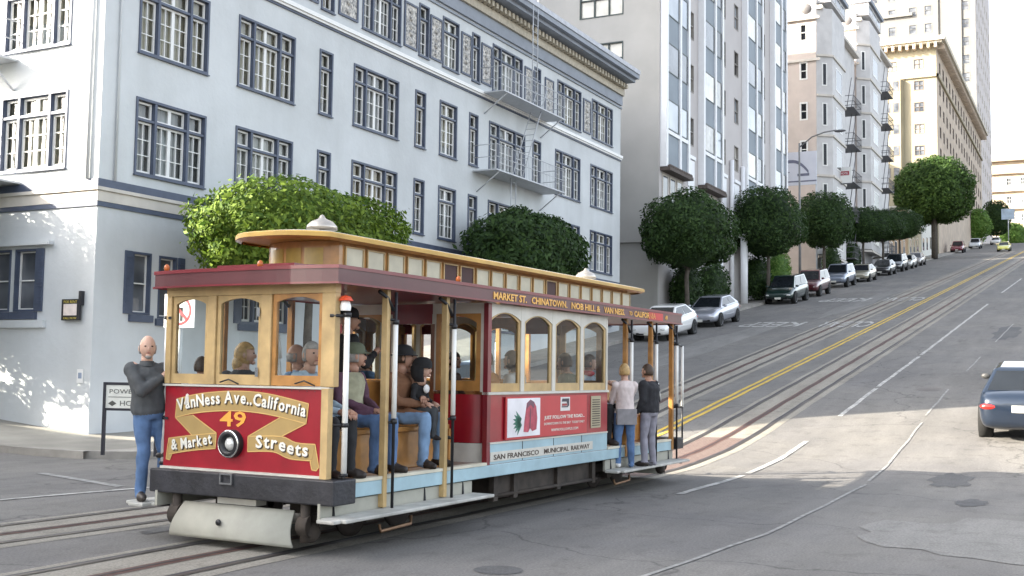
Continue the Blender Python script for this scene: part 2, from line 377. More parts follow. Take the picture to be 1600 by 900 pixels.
def pv():
    mb = MB(); ys = frange(16.9, 60, 1.2); vs = []
    for y in ys:
        for x in (15.4, 15.6, 19.2): vs.append((x, y, land(x, y)+.142))
        vs.append((15.4, y, land(15.4, y)-.03))
    for i in range(len(ys)-1):
        a, b = 4*i, 4*i+4
        for q, m_ in (((a, a+1, b+1, b), 1), ((a+1, a+2, b+2, b+1), 0), ((a+3, a, b, b+3), 1)): mb.f.append(list(q)); mb.m.append(m_); mb.sm.append(False)
    mb.v = vs; o = mb.build('pavement', [CONC, KERB]); o['kind'] = 'structure'
pv()
pavement('pavement', lambda x: -12.0, [], 0) if False else None
# the pavement on the near side, only where it could be seen from a step aside
o = ground_sheet('pavement', frange(27, 250, 6), lambda x: (-12, -2.2), CONC, .12)

# ------------------------------------------------------------------ windows
def frame_rect(mb, P, u0, u1, v0, v1, t, d0, d1, mi=0):
    mb.pbox(P, u0, u1, v0, v0+t, d0, d1, mi); mb.pbox(P, u0, u1, v1-t, v1, d0, d1, mi)
    mb.pbox(P, u0, u0+t, v0+t, v1-t, d0, d1, mi); mb.pbox(P, u1-t, u1, v0+t, v1-t, d0, d1, mi)
def sash(mb, P, u0, u1, v0, v1, cols, rows, d, t=.05, mt=.022):
    frame_rect(mb, P, u0, u1, v0, v1, t, d, d+.045)
    for i in range(1, cols):
        u = u0+t+(u1-u0-2*t)*i/cols; mb.pbox(P, u-mt/2, u+mt/2, v0+t, v1-t, d+.005, d+.035)
    for j in range(1, rows):
        v = v0+t+(v1-v0-2*t)*j/rows; mb.pbox(P, u0+t, u1-t, v-mt/2, v+mt/2, d+.007, d+.033)
def blue_window(parent, P, u0, u1, v0, v1, style, curtain=.75, rr=rnd):
    """slate-blue surround > white sashes, glass, curtain"""
    f = MB(); s = MB(); wdt = u1-u0; tz = v0+(v1-v0)*.72
    frame_rect(f, P, u0, u1, v0, v1, .06, -.15, .03)
    f.pbox(P, u0-.02, u1+.02, v0-.03, v0-.002, -.02, .07)
    if style == 3: cuts = [u0+.07, u0+wdt*.27, u1-wdt*.27, u1-.07]
    else: cuts = [u0+.07, u1-.07]
    for c in cuts[1:-1]: f.pbox(P, c-.038, c+.038, v0+.06, v1-.06, -.15, .02)
    f.pbox(P, u0+.07, u1-.07, tz-.03, tz+.03, -.15, .01)
    for i in range(len(cuts)-1):
        a = cuts[i]+(.045 if i else 0)+.004; b = cuts[i+1]-(.045 if i < len(cuts)-2 else 0)-.004
        parts = 2 if (style == 3 and i == 1) or style == 2 else 1
        for k in range(parts):
            p, q = a+(b-a)*k/parts, a+(b-a)*(k+1)/parts
            sash(s, P, p, q, tz+.034, v1-.074, 1, 1, -.13)
            sash(s, P, p, q, v0+.074, tz-.034, 2, 3, -.12)
    fo = f.build('window', NAVY, parent)
    s.build('sash', WHITE, fo)
    g = MB(); g.pquad(P, u0+.07, u1-.07, v0+.07, v1-.07, -.14); g.build('pane', GLB, fo)
    c = MB(); n = max(8, int(wdt*22)); vs = []
    gap = rr.random() < .35; lo = v0+.05+(rr.choice([0, 0, 0, .35, .2])*(v1-v0))
    for i in range(n+1):
        t = i/n; u = u0+.03+(wdt-.06)*t; d = -.26+.03*math.sin(t*wdt*26+rr.random()*.6)
        vs += [P.p(u, lo, d), P.p(u, v1, d)]
    fs = [(2*i, 2*i+2, 2*i+3, 2*i+1) for i in range(n) if not (gap and .44 < i/n < .56)]
    c.add(vs, fs, 0, True); c.build('curtain', rr.choice(CURT), fo)
    return fo
# ------------------------------------------------------------------ the blue-grey corner building
YB, XB, XE, YR = 20.06, 18.39, 50.1, 38
S_ = south(YB); W_ = west(XB)
bb = empty('apartment_building', (XB, YB, 0), label='long four-storey blue-grey stucco building on the street corner behind the red car', cat='building')
def rel(o_): return o_
rowA = [(19.43, 21.80, 3), (22.92, 25.31, 3), (26.45, 27.1, 1), (28.17, 30.7, 3), (31.71, 32.38, 1), (33.3, 34.5, 2), (35.38, 36.05, 1), (36.9, 39.9, 3), (40.6, 41.36, 1), (42.75, 45.35, 3), (46.5, 49.1, 3)]
rectA = [(a, b, 6.26, 8.11) for a, b, s in rowA]; rectB = [(a, b, 9.18, 11.10) for a, b, s in rowA]
rectG = [(19.5, 20.1, 2.96, 4.43), (20.35, 20.95, 2.9, 4.41), (47.1, 49.05, 5.98-.9, 7.86-2.1), (42.8, 45.3, 3.6, 5.2), (37, 39.6, 3.2, 5.1), (33.3, 34.5, 3.2, 5.1), (28.2, 30.7, 3.0, 5.0), (23.3, 25.3, 2.9, 4.6)]
rectG[2] = (47.1, 49.05, 3.9, 5.2)
winC = [(19.6, 21.8), (23.0, 25.3), (26.45, 27.1), (28.55, 30.75), (31.85, 32.5), (33.41, 34.55), (35.51, 36.1), (37.10, 39.6), (40.68, 41.28), (42.90, 45.39), (46.61, 49.06)]
panC = [(22.0, 22.8), (25.5, 26.3), (27.3, 28.3), (30.92, 31.75), (32.56, 33.36), (34.7, 35.44), (36.2, 37.0), (39.78, 40.6), (41.65, 42.5), (45.6, 46.45)]
rectC = [(a, b, 12.3, 14.1) for a, b in winC]
wl = MB()
allr = rectA+rectB+rectC+[r for r in rectG]
wl.holes(S_, XB, XE, -1, 14.5, allr, .34, 0)
sideW = [(21.12, 23.38, 6.30, 8.15, 3), (21.12, 23.4, 9.22, 11.1, 3), (21.12, 23.4, 12.3, 14.1, 3), (25.2, 27.5, 6.3, 8.15, 3), (25.2, 27.5, 9.22, 11.1, 3)]
sideG = [(21.38, 21.8, 2.98, 4.45), (21.92, 22.66, 2.98, 4.45), (22.8, 23.5, 2.98, 4.45)]
wl.holes(W_, -YR, -YB, -1, 14.5, [(-b, -a, c, d) for a, b, c, d, s in sideW]+[(-b, -a, c, d) for a, b, c, d in sideG[1:]+[(23.7, 24.4, 2.98, 4.45)]], .34, 0)
wl.add([(XB, YR, -1), (XE, YR, -1), (XE, YR, 16.3), (XB, YR, 16.3)], [(0, 1, 2, 3)])
wl.add([(XE, YB, -1), (XE, YR, -1), (XE, YR, 14.5), (XE, YB, 14.5)], [(0, 1, 2, 3)])
wl.add([(XB, YB, 14.5), (XE, YB, 14.5), (XE, YR, 14.5), (XB, YR, 14.5)], [(0, 1, 2, 3)])
wo = wl.build('wall', STUCCO, bb, weld=False)
wo.location = (0, 0, 0)
bb.location = (0, 0, 0)
for i, (a, b, s) in enumerate(rowA):
    blue_window(bb, S_, a, b, 6.26, 8.11, s); blue_window(bb, S_, a, b, 9.18, 11.10, s)
for a, b in winC: blue_window(bb, S_, a, b, 12.3, 14.1, 3 if b-a > 1.6 else (2 if b-a > .9 else 1))
for a, b, c, d in rectG[2:]: blue_window(bb, S_, a, b, c, d, 3)
for a, b, c, d, s in sideW: blue_window(bb, W_, -b, -a, c, d, s)
def shutter_window(P, a, b, c, d, sh=(1, 1)):
    f = MB(); frame_rect(f, P, a, b, c, d, .05, -.14, .02)
    fo = f.build('window', NAVY, bb); f = MB(); frame_rect(f, P, a+.052, b-.052, c+.052, d-.052, .03, -.13, -.09); f.pbox(P, a+.08, b-.08, (c+d)/2-.015, (c+d)/2+.015, -.13, -.09); f.build('sash', WHITE, fo)
    g = MB(); g.pquad(P, a+.05, b-.05, c+.05, d-.05, -.14); g.build('pane', PANE, fo)
    g = MB(); g.pquad(P, a, b, c, d, -.3); g.build('backing', DARKIN, fo)
    for s, on_ in ((-1, sh[0]), (1, sh[1])):
        if not on_: continue
        q = MB(); u0, u1 = (a-.24, a-.03) if s < 0 else (b+.03, b+.24)
        q.pbox(P, u0, u1, c, d, .004, .05)
        for k in range(16): q.pbox(P, u0+.03, u1-.03, c+.08+k*(d-c-.15)/16, c+.12+k*(d-c-.15)/16, .05, .062)
        q.build('shutter', NAVY, fo)
    q = MB(); q.pbox(P, a-.065, b+.065, c-.18, c-.01, .003, .08); q.build('sill', NAVY, fo)
shutter_window(S_, 19.5, 20.1, 2.96, 4.43, (1, 0)); shutter_window(S_, 20.35, 20.95, 2.9, 4.41, (0, 1)); shutter_window(S_, 23.3, 25.3, 2.9, 4.6)
shutter_window(W_, -22.66, -21.92, 2.98, 4.45, (0, 1)); shutter_window(W_, -23.5, -22.8, 2.98, 4.45, (0, 0)); shutter_window(W_, -24.4, -23.7, 2.98, 4.45, (1, 0))
# belts and cornice, mitred round the corner by running the side pieces past the front ones
def belt(mb, z0, z1, d, mi):
    mb.box(XB-d, XE, YB-d, YB+.03, z0, z1, mi); mb.box(XB-d, XB+.03, YB+.032, YR, z0, z1, mi)
q = MB(); belt(q, 5.80, 5.99, .035, 0); belt(q, 5.36, 5.47, .04, 0); q.build('band', NAVY, bb)
q = MB(); belt(q, 5.72, 5.797, .10, 0); belt(q, 5.473, 5.717, .05, 1); q.build('belt_course', [CREAM, CREAM], bb)
q = MB(); belt(q, 11.93, 12.05, .14, 0); belt(q, 11.86, 11.927, .09, 0); q.build('belt_course', WHITE, bb)
q = MB(); belt(q, 11.80, 11.857, .05, 0); q.build('band', NAVY, bb)
q = MB(); q.box(XB-.06, XE+.06, YB-.06, YB+.3, 14.35, 14.42, 0); q.box(XB-.06, XB+.3, YB+.302, YR, 14.35, 14.42, 0)
for z0, z1, d in ((14.5, 14.95, .10), (15.55, 15.70, .75), (15.70, 15.9, .95)): belt(q, z0, z1-.002, d, 0)
q.build('cornice', mat('cornice_blue_grey', (.30, .33, .38), .7, var=.08, scale=2, stain=.2), bb)
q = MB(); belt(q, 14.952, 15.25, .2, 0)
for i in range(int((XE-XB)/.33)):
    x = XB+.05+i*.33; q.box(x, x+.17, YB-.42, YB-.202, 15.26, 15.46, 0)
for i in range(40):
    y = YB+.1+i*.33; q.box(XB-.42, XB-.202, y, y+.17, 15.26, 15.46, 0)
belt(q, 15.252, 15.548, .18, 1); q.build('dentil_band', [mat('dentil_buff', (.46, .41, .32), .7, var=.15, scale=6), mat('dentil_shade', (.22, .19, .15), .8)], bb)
q = MB(); belt(q, 15.90, 16.1, 1.0, 0); q.box(XB, XE, YB, YR, 16.1, 16.3, 0); q.build('roof', mat('roof_edge', (.5, .52, .56), .7), bb)
q = MB()
for a, b in panC:
    frame_rect(q, S_, a, b, 12.38, 13.9, .07, .004, .05)
build_each(q, 'panel_frame', NAVY, bb, 4)
MOS = mat('ornament_mosaic', (.10, .11, .13), .6, var=.3, scale=14, col2=(.55, .52, .47))
for a, b in panC:
    q = MB(); q.pbox(S_, a+.072, b-.072, 12.452, 13.828, .002, .02); c = (a+b)/2
    for k in range(5): q.lathe(S_.p(c, 12.62+k*.26, .02), (0, -1, 0), [(.13-.03*(k % 2), 0), (.10, .03), (0, .04)], 8)
    q.build('ornamental_panel', MOS, bb)
q = MB(); q.tube([(XB-.06, YB+.3, 5.99), (XB-.06, YB+.3, 14.5)], .045); q.tube([(XB+.45, YB-.05, 6), (XB+.45, YB-.05, 14.5)], .03); build_each(q, 'drainpipe', STUCCO, bb)
# fire escape
fe = empty('fire_escape', (0, 0, 0), label='pale iron fire escape with two balconies on the upper floors of the blue-grey building', cat='fire escape')
IRON = mat('pale_painted_iron', (.50, .52, .55), .5, var=.08)
for (z, x0, x1) in ((12.02, 36.2, 41.6), (9.02, 35.7, 41.6)):
    q = MB(); q.box(x0, x1, YB-1.0, YB-.004, z-.05, z)
    for x in (x0+.3, x1-.3): q.tube([(x, YB-.95, z-.05), (x, YB-.01, z-.75)], .025, 6)
    q.build('platform', IRON, fe)
    q = MB()
    for h in (.45, .9): q.tube([(x0, YB, z+h), (x0, YB-1, z+h), (x1, YB-1, z+h), (x1, YB, z+h)], .016, 6)
    for i in range(45): x = x0+(x1-x0)*i/44; q.tube([(x, YB-1, z), (x, YB-1, z+.9)], .007, 4, cap=False)
    q.build('railing', IRON, fe)
def ladder(a, b, wv):
    q = MB(); a, b, wv = Vector(a), Vector(b), Vector(wv); q.tube([a, b], .022, 6); q.tube([a+wv, b+wv], .022, 6); n = int((b-a).length/.28)
    for i in range(n): p = a.lerp(b, (i+.5)/n); q.tube([p, p+wv], .012, 5, cap=False)
    q.build('ladder', IRON, fe)
ladder((38.2, YB-.75, 9.02), (40.3, YB-.75, 12.9), (0, .45, 0)); ladder((38.6, YB-.95, 12.02), (38.6, YB-.95, 16.2), (.42, 0, 0)); ladder((37.6, YB-.6, 6.6), (37.6, YB-.6, 9.0), (.4, 0, 0))
# low awning-like bay roof and old iron on the sunny side
fe2 = empty('fire_escape', (0, 0, 0), label='white iron fire escape balcony on the sunny side wall at the left edge', cat='fire escape')
q = MB(); q.box(XB-.9, XB-.004, 22.9, 25.8, 9.0, 9.05); q.tube([(XB-.85, 23.0, 9), (XB-.01, 23.0, 8.3)], .03, 6); q.build('platform', IRON, fe2)
q = MB()
for h in (.45, .9): q.tube([(XB, 22.9, 9.05+h), (XB-.9, 22.9, 9.05+h), (XB-.9, 25.8, 9.05+h)], .016, 6)
for i in range(26): y = 22.9+2.9*i/25; q.tube([(XB-.9, y, 9.05), (XB-.9, y, 9.95)], .008, 4, cap=False)
q.build('railing', IRON, fe2)
q = MB(); q.tube([(XB-.5, 23.4, 6.2), (XB-.5, 25.4, 9)], .022); q.tube([(XB-.85, 23.4, 6.2), (XB-.85, 25.4, 9)], .022); q.build('ladder', IRON, fe2)
q = MB(); q.box(XB-.9, XB-.004, 22.6, 25.8, 5.99+.02, 6.06); q.build('platform', IRON, fe2)
# hood over the shuttered windows
q = MB(); q.box(XB-.16, XB-.003, 21.4, 26.2, 4.52, 4.60); q.box(XB-.10, XB-.003, 21.55, 25, 2.60, 2.78); q.build('window_hood', STUCCO, bb)
# hanging sign and wall notice
hs = empty('hanging_sign', (XB-.02, 20.4, 3.3), label='small dark framed sign hanging on the side wall beside the shutters', cat='sign')
hs.location = (0, 0, 0)
q = MB(); q.pbox(W_, -20.95, -20.38, 2.76, 3.24, .05, .10); q.pbox(W_, -20.40, -20.34, 3.1, 3.42, .004, .12); q.build('board', mat('sign_black', (.02, .02, .025), .4), hs)
q = MB(); q.pbox(W_, -20.88, -20.46, 2.87, 3.13, .102, .108); q.build('panel', mat('sign_cream', (.7, .62, .58), .5, var=.1, scale=8), hs)
q = MB(); add_text(q, W_, -20.67, 3.15, 'FOR RENT', .085, .101, fit=.42); add_text(q, W_, -20.67, 2.785, 'CALL NOW', .07, .101, fit=.42); q.build('lettering', mat('sign_yellow', (.55, .45, .08), .5), hs)
wn = empty('wall_notice', (0, 0, 0), label='small white notice plate low on the grey wall near the corner', cat='sign')
q = MB(); q.pbox(W_, -20.46, -20.27, 1.35, 1.66, .004, .02); q.build('plate', WHITE, wn)
q = MB(); q.pbox(W_, -20.42, -20.31, 1.45, 1.58, .021, .024); q.build('symbol', mat('notice_blue', (.25, .3, .4), .5), wn)
# directional sign on two dark posts
ds = empty('direction_sign', (0, 0, 0), label='white two-line direction sign in a dark frame standing on the corner pavement', cat='sign')
Pd = Plane((15.0, 15.98, 0), (.30, -.954, 0), (0, 0, 1), (-.954, -.30, 0)); gz0 = .14
q = MB(); q.pbox(Pd, -.02, .03, gz0, 1.45, -.03, .03); q.pbox(Pd, 1.0, 1.05, gz0, 1.45, -.03, .03); build_each(q, 'post', mat('sign_post_dark', (.02, .02, .03), .4), ds)
q = MB(); q.pbox(Pd, .03, 1.0, 1.40, 1.45, -.02, .02); q.pbox(Pd, .03, 1.0, .94, .985, -.02, .02); q.build('frame', mat('sign_post_dark2', (.02, .02, .03), .4), ds)
q = MB(); q.pbox(Pd, .03, 1.0, .985, 1.40, -.012, .012); q.build('board', mat('sign_white', (.72, .72, .66), .5), ds)
q = MB(); add_text(q, Pd, .5, 1.25, 'POWELL ST', .11, .013, fit=.8); add_text(q, Pd, .56, 1.03, 'HOTEL', .13, .013, fit=.5); q.ppoly(Pd, [(.08, 1.07), (.16, 1.12), (.24, 1.07), (.16, 1.02)], .013, .016); q.pbox(Pd, .08, .95, 1.18, 1.19, .013, .015); q.build('lettering', mat('sign_grey_text', (.08, .08, .07), .5), ds)
# no-turn sign on a pole behind the tram
tp = empty('traffic_sign', (0, 0, 0), label='square white no-left-turn sign with red ring, seen through the left cabin window', cat='sign')
Pt = Plane((15.75, 14.97, 0), (.12, -.99, 0), (0, 0, 1), (-.99, -.12, 0))
q = MB(); q.tube([(15.8, 14.98, 0), (15.8, 14.98, 3.15)], .045); q.build('pole', mat('galvanised_pole', (.45, .46, .44), .45, .3, var=.1), tp)
q = MB(); q.pbox(Pt, -.33, .33, 2.46, 3.08, -.012, .012); q.build('board', WHITE, tp)
q = MB(); rr_ = .27
for k in range(28):
    a, b = 2*math.pi*k/28, 2*math.pi*(k+1)/28
    q.add([Pt.p(r_*math.cos(t_), 2.77+r_*math.sin(t_), .014) for r_, t_ in ((rr_, a), (rr_, b), (rr_-.05, b), (rr_-.05, a))], [(0, 1, 2, 3)])
q.ppoly(Pt, [(-.19, 2.93), (-.15, 2.97), (.2, 2.62), (.16, 2.58)], .016, .018); q.build('ring', mat('sign_red', (.5, .04, .05), .5), tp)
q = MB(); q.pbox(Pt, .02, .08, 2.58, 2.82, .0125, .0145); q.pbox(Pt, -.1, .08, 2.77, 2.83, .0125, .0145); q.ppoly(Pt, [(-.2, 2.8), (-.1, 2.88), (-.1, 2.72)], .0125, .0145); q.build('arrow', mat('sign_black2', (.02, .02, .02), .5), tp)

def simple_window(P, u0, u1, v0, v1, parent, fm, pm, mull=1, trans=.5, d=-.12, t=.06, name='window'):
    f = MB(); frame_rect(f, P, u0, u1, v0, v1, t, d, .03)
    for i in range(1, mull+1):
        u = u0+(u1-u0)*i/(mull+1); f.pbox(P, u-.03, u+.03, v0+t, v1-t, d, -.01)
    if trans: vm = v0+(v1-v0)*trans; f.pbox(P, u0+t, u1-t, vm-.03, vm+.03, d, -.015)
    fo = f.build(name, fm, parent)
    g = MB(); g.pbox(P, u0+t, u1-t, v0+t, v1-t, *((d-.02, d-.005) if d < 0 else (.004, .016))); g.build('pane', pm, fo); return fo
VPANE = mat('dark_sash_glass', (.018, .02, .026), .12, var=.3, spec=.3)
DKF = mat('dark_window_frame', (.05, .07, .07), .5)
PANES = [PANE, PANE, PANEC, pane_mat('window_glass_sky', (.25, .29, .34), (.42, .46, .5), .5), pane_mat('window_glass_blind', (.5, .49, .44), (.66, .64, .58), 1.1)]
def blockwall(mb, x0, x1, y0, y1, z0, z1, mi=0, faces='WNET'):
    if 'E' in faces: mb.add([(x1, y0, z0), (x1, y1, z0), (x1, y1, z1), (x1, y0, z1)], [(0, 1, 2, 3)], mi)
    if 'N' in faces: mb.add([(x0, y1, z0), (x0, y1, z1), (x1, y1, z1), (x1, y1, z0)], [(0, 1, 2, 3)], mi)
    if 'T' in faces: mb.add([(x0, y0, z1), (x1, y0, z1), (x1, y1, z1), (x0, y1, z1)], [(0, 1, 2, 3)], mi)
    if 'W' in faces: mb.add([(x0, y0, z0), (x0, y0, z1), (x0, y1, z1), (x0, y1, z0)], [(0, 1, 2, 3)], mi)
    if 'S' in faces: mb.add([(x0, y0, z0), (x1, y0, z0), (x1, y0, z1), (x0, y0, z1)], [(0, 1, 2, 3)], mi)
# ------------------------------------------------------------------ tall tower with grey bay strips
tw = empty('apartment_tower', label='tall beige tower with white-edged grey bay strips rising behind the blue-grey building', cat='building')
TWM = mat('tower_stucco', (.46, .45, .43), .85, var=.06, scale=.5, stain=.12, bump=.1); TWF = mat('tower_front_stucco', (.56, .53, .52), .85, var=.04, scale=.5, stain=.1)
SPAN = mat('grey_spandrel', (.22, .26, .30), .6, var=.12, scale=.6); TRIMW = mat('tower_white_trim', (.82, .83, .85), .5, var=.03)
TX0, TX1, TZ = 55.5, 81.8, 36
floors = [14.55+3.05*k for k in range(0, 7)]
single = [(60.2, 61.15), (66.45, 67.4), (69.3, 70.2), (75.8, 76.8)]
bays = [(55.75, 59.4), (62.1, 65.8), (71.2, 75.1), (78.3, 81.75)]
rects = [(a, b, z, z+1.6) for z in floors for a, b in single]
mb = MB(); mb.holes(south(20.06), TX0, TX1, 3, TZ, rects, .3, 0)
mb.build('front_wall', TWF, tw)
mb = MB(); sw = [(-24.65, -22.1, 20.85, 23.1), (-24.65, -22.1, 17.8, 19.4)]
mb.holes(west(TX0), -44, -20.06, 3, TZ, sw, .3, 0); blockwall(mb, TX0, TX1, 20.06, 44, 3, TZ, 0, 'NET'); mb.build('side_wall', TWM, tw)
STN = mat('stone_window_frame', (.30, .28, .26), .6)
for r in rects: simple_window(south(20.06), *r, tw, STN, rnd.choice([PANE, VPANE, PANEC, PANES[3], PANES[4]]), 0, .5, t=.05)
for r in sw: simple_window(west(TX0), *r, tw, DKF, PANES[4], 2, .45, t=.06)
mb = MB(); blockwall(mb, 50.3, TX0-.01, 24, 40, 2, 15.5, 0, 'SNT'); mb.build('gap_shade_wing', TWM, tw)  # unseen wing added to stop sunlight slipping through the gap
q = MB(); q.pbox(west(TX0), -23.4, -20.06, 8.55, 8.75, .003, .18); q.pbox(west(TX0), -20.3, -20.06, 3, 8.54, .003, .12); q.build('ledge', TWM, tw)
for (a, b) in bays:
    P = south(19.78); sp = a+(b-a)*.60
    q = MB(); q.box(a, b, 19.78, 20.056, 12.6, TZ); q.build('bay', SPAN, tw)
    q = MB()
    for u0, u1 in ((a-.12, a+.16), (sp-.13, sp+.13), (b-.16, b+.12)): q.pbox(P, u0, u1, 12.5, TZ, -.27, .09)
    q.pbox(P, a+.165, sp-.135, 14.3, 14.5, .003, .07); q.pbox(P, sp+.135, b-.165, 14.3, 14.5, .003, .07); q.build('bay_trim', TRIMW, tw)
    for z in floors:
        simple_window(P, a+.2, sp-.17, z, z+1.6, tw, DKF, rnd.choice([PANES[3], PANES[3], PANEC, PANE, PANES[4]]), 0, .5, d=.004, t=.06)
        simple_window(P, sp+.17, b-.2, z, z+1.6, tw, DKF, rnd.choice([VPANE, PANE, PANEC, PANES[3]]), 0, .5, d=.004, t=.06)
    q = MB(); q.box(a-.1, b+.1, 19.5, 20.056, 12.3, 12.48)
    for k in range(12): q.ell((a+.15+(b-a-.3)*k/11, 19.6, 12.52), (.16, .14, .12), 7, 5)
    q.build('carved_ledge', mat('carved_dark', (.10, .08, .07), .8), tw)
    for k in range(3):
        u0 = a+.1+k*(b-a-.2)/3; simple_window(south(20.05), u0+.1, u0+(b-a-.2)/3-.1, 9.6 if a < 70 else 11.2, 12.2, tw, CREAM, PANE, 0, 0, d=.004, t=.1)
q = MB()
for a, b in single:
    q.pbox(south(20.06), a-.15, b+.15, 13.75, 13.95, .003, .12); q.pbox(south(20.06), a-.1, b+.1, 11.2, 13.7, .003, .05)
q.build('string_course', TRIMW, tw)
q = MB()
for x in (66.0, 68.3, 70.7): q.tube([(x, 19.9, 6), (x, 19.9, 15)], .13, 10)
build_each(q, 'pilaster', TRIMW, tw)
for k, x in enumerate((61.5, 63.2, 68.5)):
    q = MB(); q.tube([(x, 19.2, gz(x)+.1), (x, 19.2, gz(x)+4.2)], .22, 12); q.box(x-.3, x+.3, 18.95, 19.5, gz(x)+4.2, gz(x)+4.4); q.build('column', TRIMW, tw)
hb = empty('tower_shade_block', label='unseen plain block added behind the long blue-grey building to shade the tower wall', cat='building')  # hidden block added to keep the sun off the tower side wall
mb = MB(); blockwall(mb, 28, 50, 39, 54, 0, 37, 0, 'SNETW'); mb.build('wall', TWF, hb)
q = MB(); q.box(27.8, 50.2, 38.8, 54.2, 37.01, 37.3); q.build('roof', CREAM, hb)
# ------------------------------------------------------------------ pale bay-windowed apartments further up
VICP = mat('rose_beige_stucco', (.60, .52, .47), .85, var=.06, scale=1, stain=.15); VICW = mat('pale_blue_white_paint', (.60, .59, .585), .7, var=.08, scale=1.5, stain=.15)
IRON2 = mat('dark_iron', (.12, .12, .13), .6)
def vic(x0, x1, ztop, yb, lab, nb, side_windows):
    v = empty('apartment_building', label=lab, cat='building'); z0 = gz(x0)-2
    mb = MB(); P = south(yb); mb.add([P.p(x0, z0), P.p(x1, z0), P.p(x1, ztop), P.p(x0, ztop)], [(0, 1, 2, 3)], 1)
    mb.holes(west(x0), -(yb+14), -yb, z0, ztop-1.6, [(-(b), -(a), c, d) for a, b, c, d in side_windows], .25, 0)
    mb.add([(x0, yb, ztop-1.6), (x0, yb, ztop), (x0, yb+14, ztop), (x0, yb+14, ztop-1.6)], [(0, 1, 2, 3)], 1)
    blockwall(mb, x0, x1, yb, yb+14, z0, ztop, 0, 'NET'); mb.build('wall', [VICP, VICW], v)
    for a, b, c, d in side_windows:
        simple_window(west(x0), -b, -a, c, d, v, WHITE, VPANE, 0, .5, t=.12)
    step = 3.3; n = int((ztop-z0-6)/step)
    bw = (x1-x0)/nb*.42
    for i in range(nb):
        bx = x0+(x1-x0)*(i+.5)/nb-bw/2+(-.6 if i == 0 else 0)
        if i == 0: bx = x0+.05
        q = MB(); f = [(bx, yb-.004), (bx+.9, yb-1.1), (bx+bw-.9, yb-1.1), (bx+bw, yb-.004)]; za, zb = z0+4.5, ztop-.8
        vs = [(x, y, za) for x, y in f]+[(x, y, zb) for x, y in f]
        q.add(vs, [(0, 1, 5, 4), (1, 2, 6, 5), (2, 3, 7, 6), (3, 2, 1, 0), (4, 5, 6, 7)]); q.build('bay', VICW, v)
        tr = MB()
        for k in range(n+1):
            z = za+k*step
            for (p0, p1) in zip(f[:-1], f[1:]):
                d = Vector((p1[0]-p0[0], p1[1]-p0[1], 0)); L_ = d.length; d.normalize(); nn = Vector((d.y, -d.x, 0))
                PP = Plane((p0[0], p0[1], 0), d, (0, 0, 1), nn)
                tr.pbox(PP, .02, L_-.02, z-.28, z-.1, .003, .12)
                if k < n:
                    if L_ < 2: simple_window(PP, L_*.34, L_*.66, z+.6, z+2.5, v, WHITE, VPANE, 0, .5, d=.004, t=.09)
                    else: simple_window(PP, L_*.25, L_*.75, z+.6, z+2.5, v, WHITE, VPANE, 1, .5, d=.004, t=.1)
        tr.build('bay_moulding', CREAM, v)
        q = MB(); q.box(bx+.2, bx+bw-.2, yb-1.35, yb+.5, ztop+.9, ztop+1.25); q.build('dormer_hood', mat('hood_grey', (.25, .28, .33), .7), v)
        q = MB(); q.box(bx+.4, bx+bw-.4, yb-1.1, yb+.4, ztop-.3, ztop+.9); q.build('dormer', VICW, v)
        for k in range(3): simple_window(south(yb-1.1), bx+.6+k*(bw-1.2)/3, bx+.5+(k+1)*(bw-1.2)/3, ztop-.05, ztop+.7, v, WHITE, VPANE, 0, 0, d=.004, t=.05)
    q = MB(); q.pbox(west(x0), -(yb+14), -yb+.3, ztop-1.75, ztop-1.55, .003, .25)
    q.pbox(west(x0), -(yb+14), -yb+.3, ztop-5.2, ztop-5.0, .003, .15); q.box(x0, x1, yb-.5, yb, ztop-.9, ztop-.6); q.build('cornice', CREAM, v)
    q = MB()
    for k in range(6): q.lathe((x0-.02, yb+.8+k*2.1, ztop-.8), (-1, 0, 0), [(.45, 0), (.3, .12), (0, .14)], 12)
    build_each(q, 'medallion', mat('medallion_dark', (.16, .15, .15), .8), v)
    for k in range(n):
        z = za+k*step+.4; xa = x0+bw+.9
        q = MB(); q.box(xa, xa+3.6, yb-1.5, yb-.01, z-.06, z); 
        for h in (.5, 1.0): q.tube([(xa, yb, z+h), (xa, yb-1.5, z+h), (xa+3.6, yb-1.5, z+h), (xa+3.6, yb, z+h)], .03, 5)
        for j in range(14): q.tube([(xa+3.6*j/13, yb-1.5, z), (xa+3.6*j/13, yb-1.5, z+1)], .015, 4, cap=False)
        q.tube([(xa+.6, yb-1.2, z), (xa+2.9, yb-1.2, z+step)], .035, 5); q.tube([(xa+.6, yb-.8, z), (xa+2.9, yb-.8, z+step)], .035, 5)
        q.build('fire_escape_landing', IRON2, v)
    return v
sw = [(20.5, 21.15, z-1.5, z) for z in (30.5, 27.3, 23.95, 20.8)]
vic(92, 108.5, 32.5, 19.8, 'rose-beige apartment block with white bay windows beside the grey-striped tower', 1, sw)
vic(109.5, 128, 36.5, 19.8, 'pale blue-white bay-windowed block between the rose-beige one and the cream corniced building', 1, [(20.6, 21.3, z-1.6, z) for z in (33.5, 30.3)])
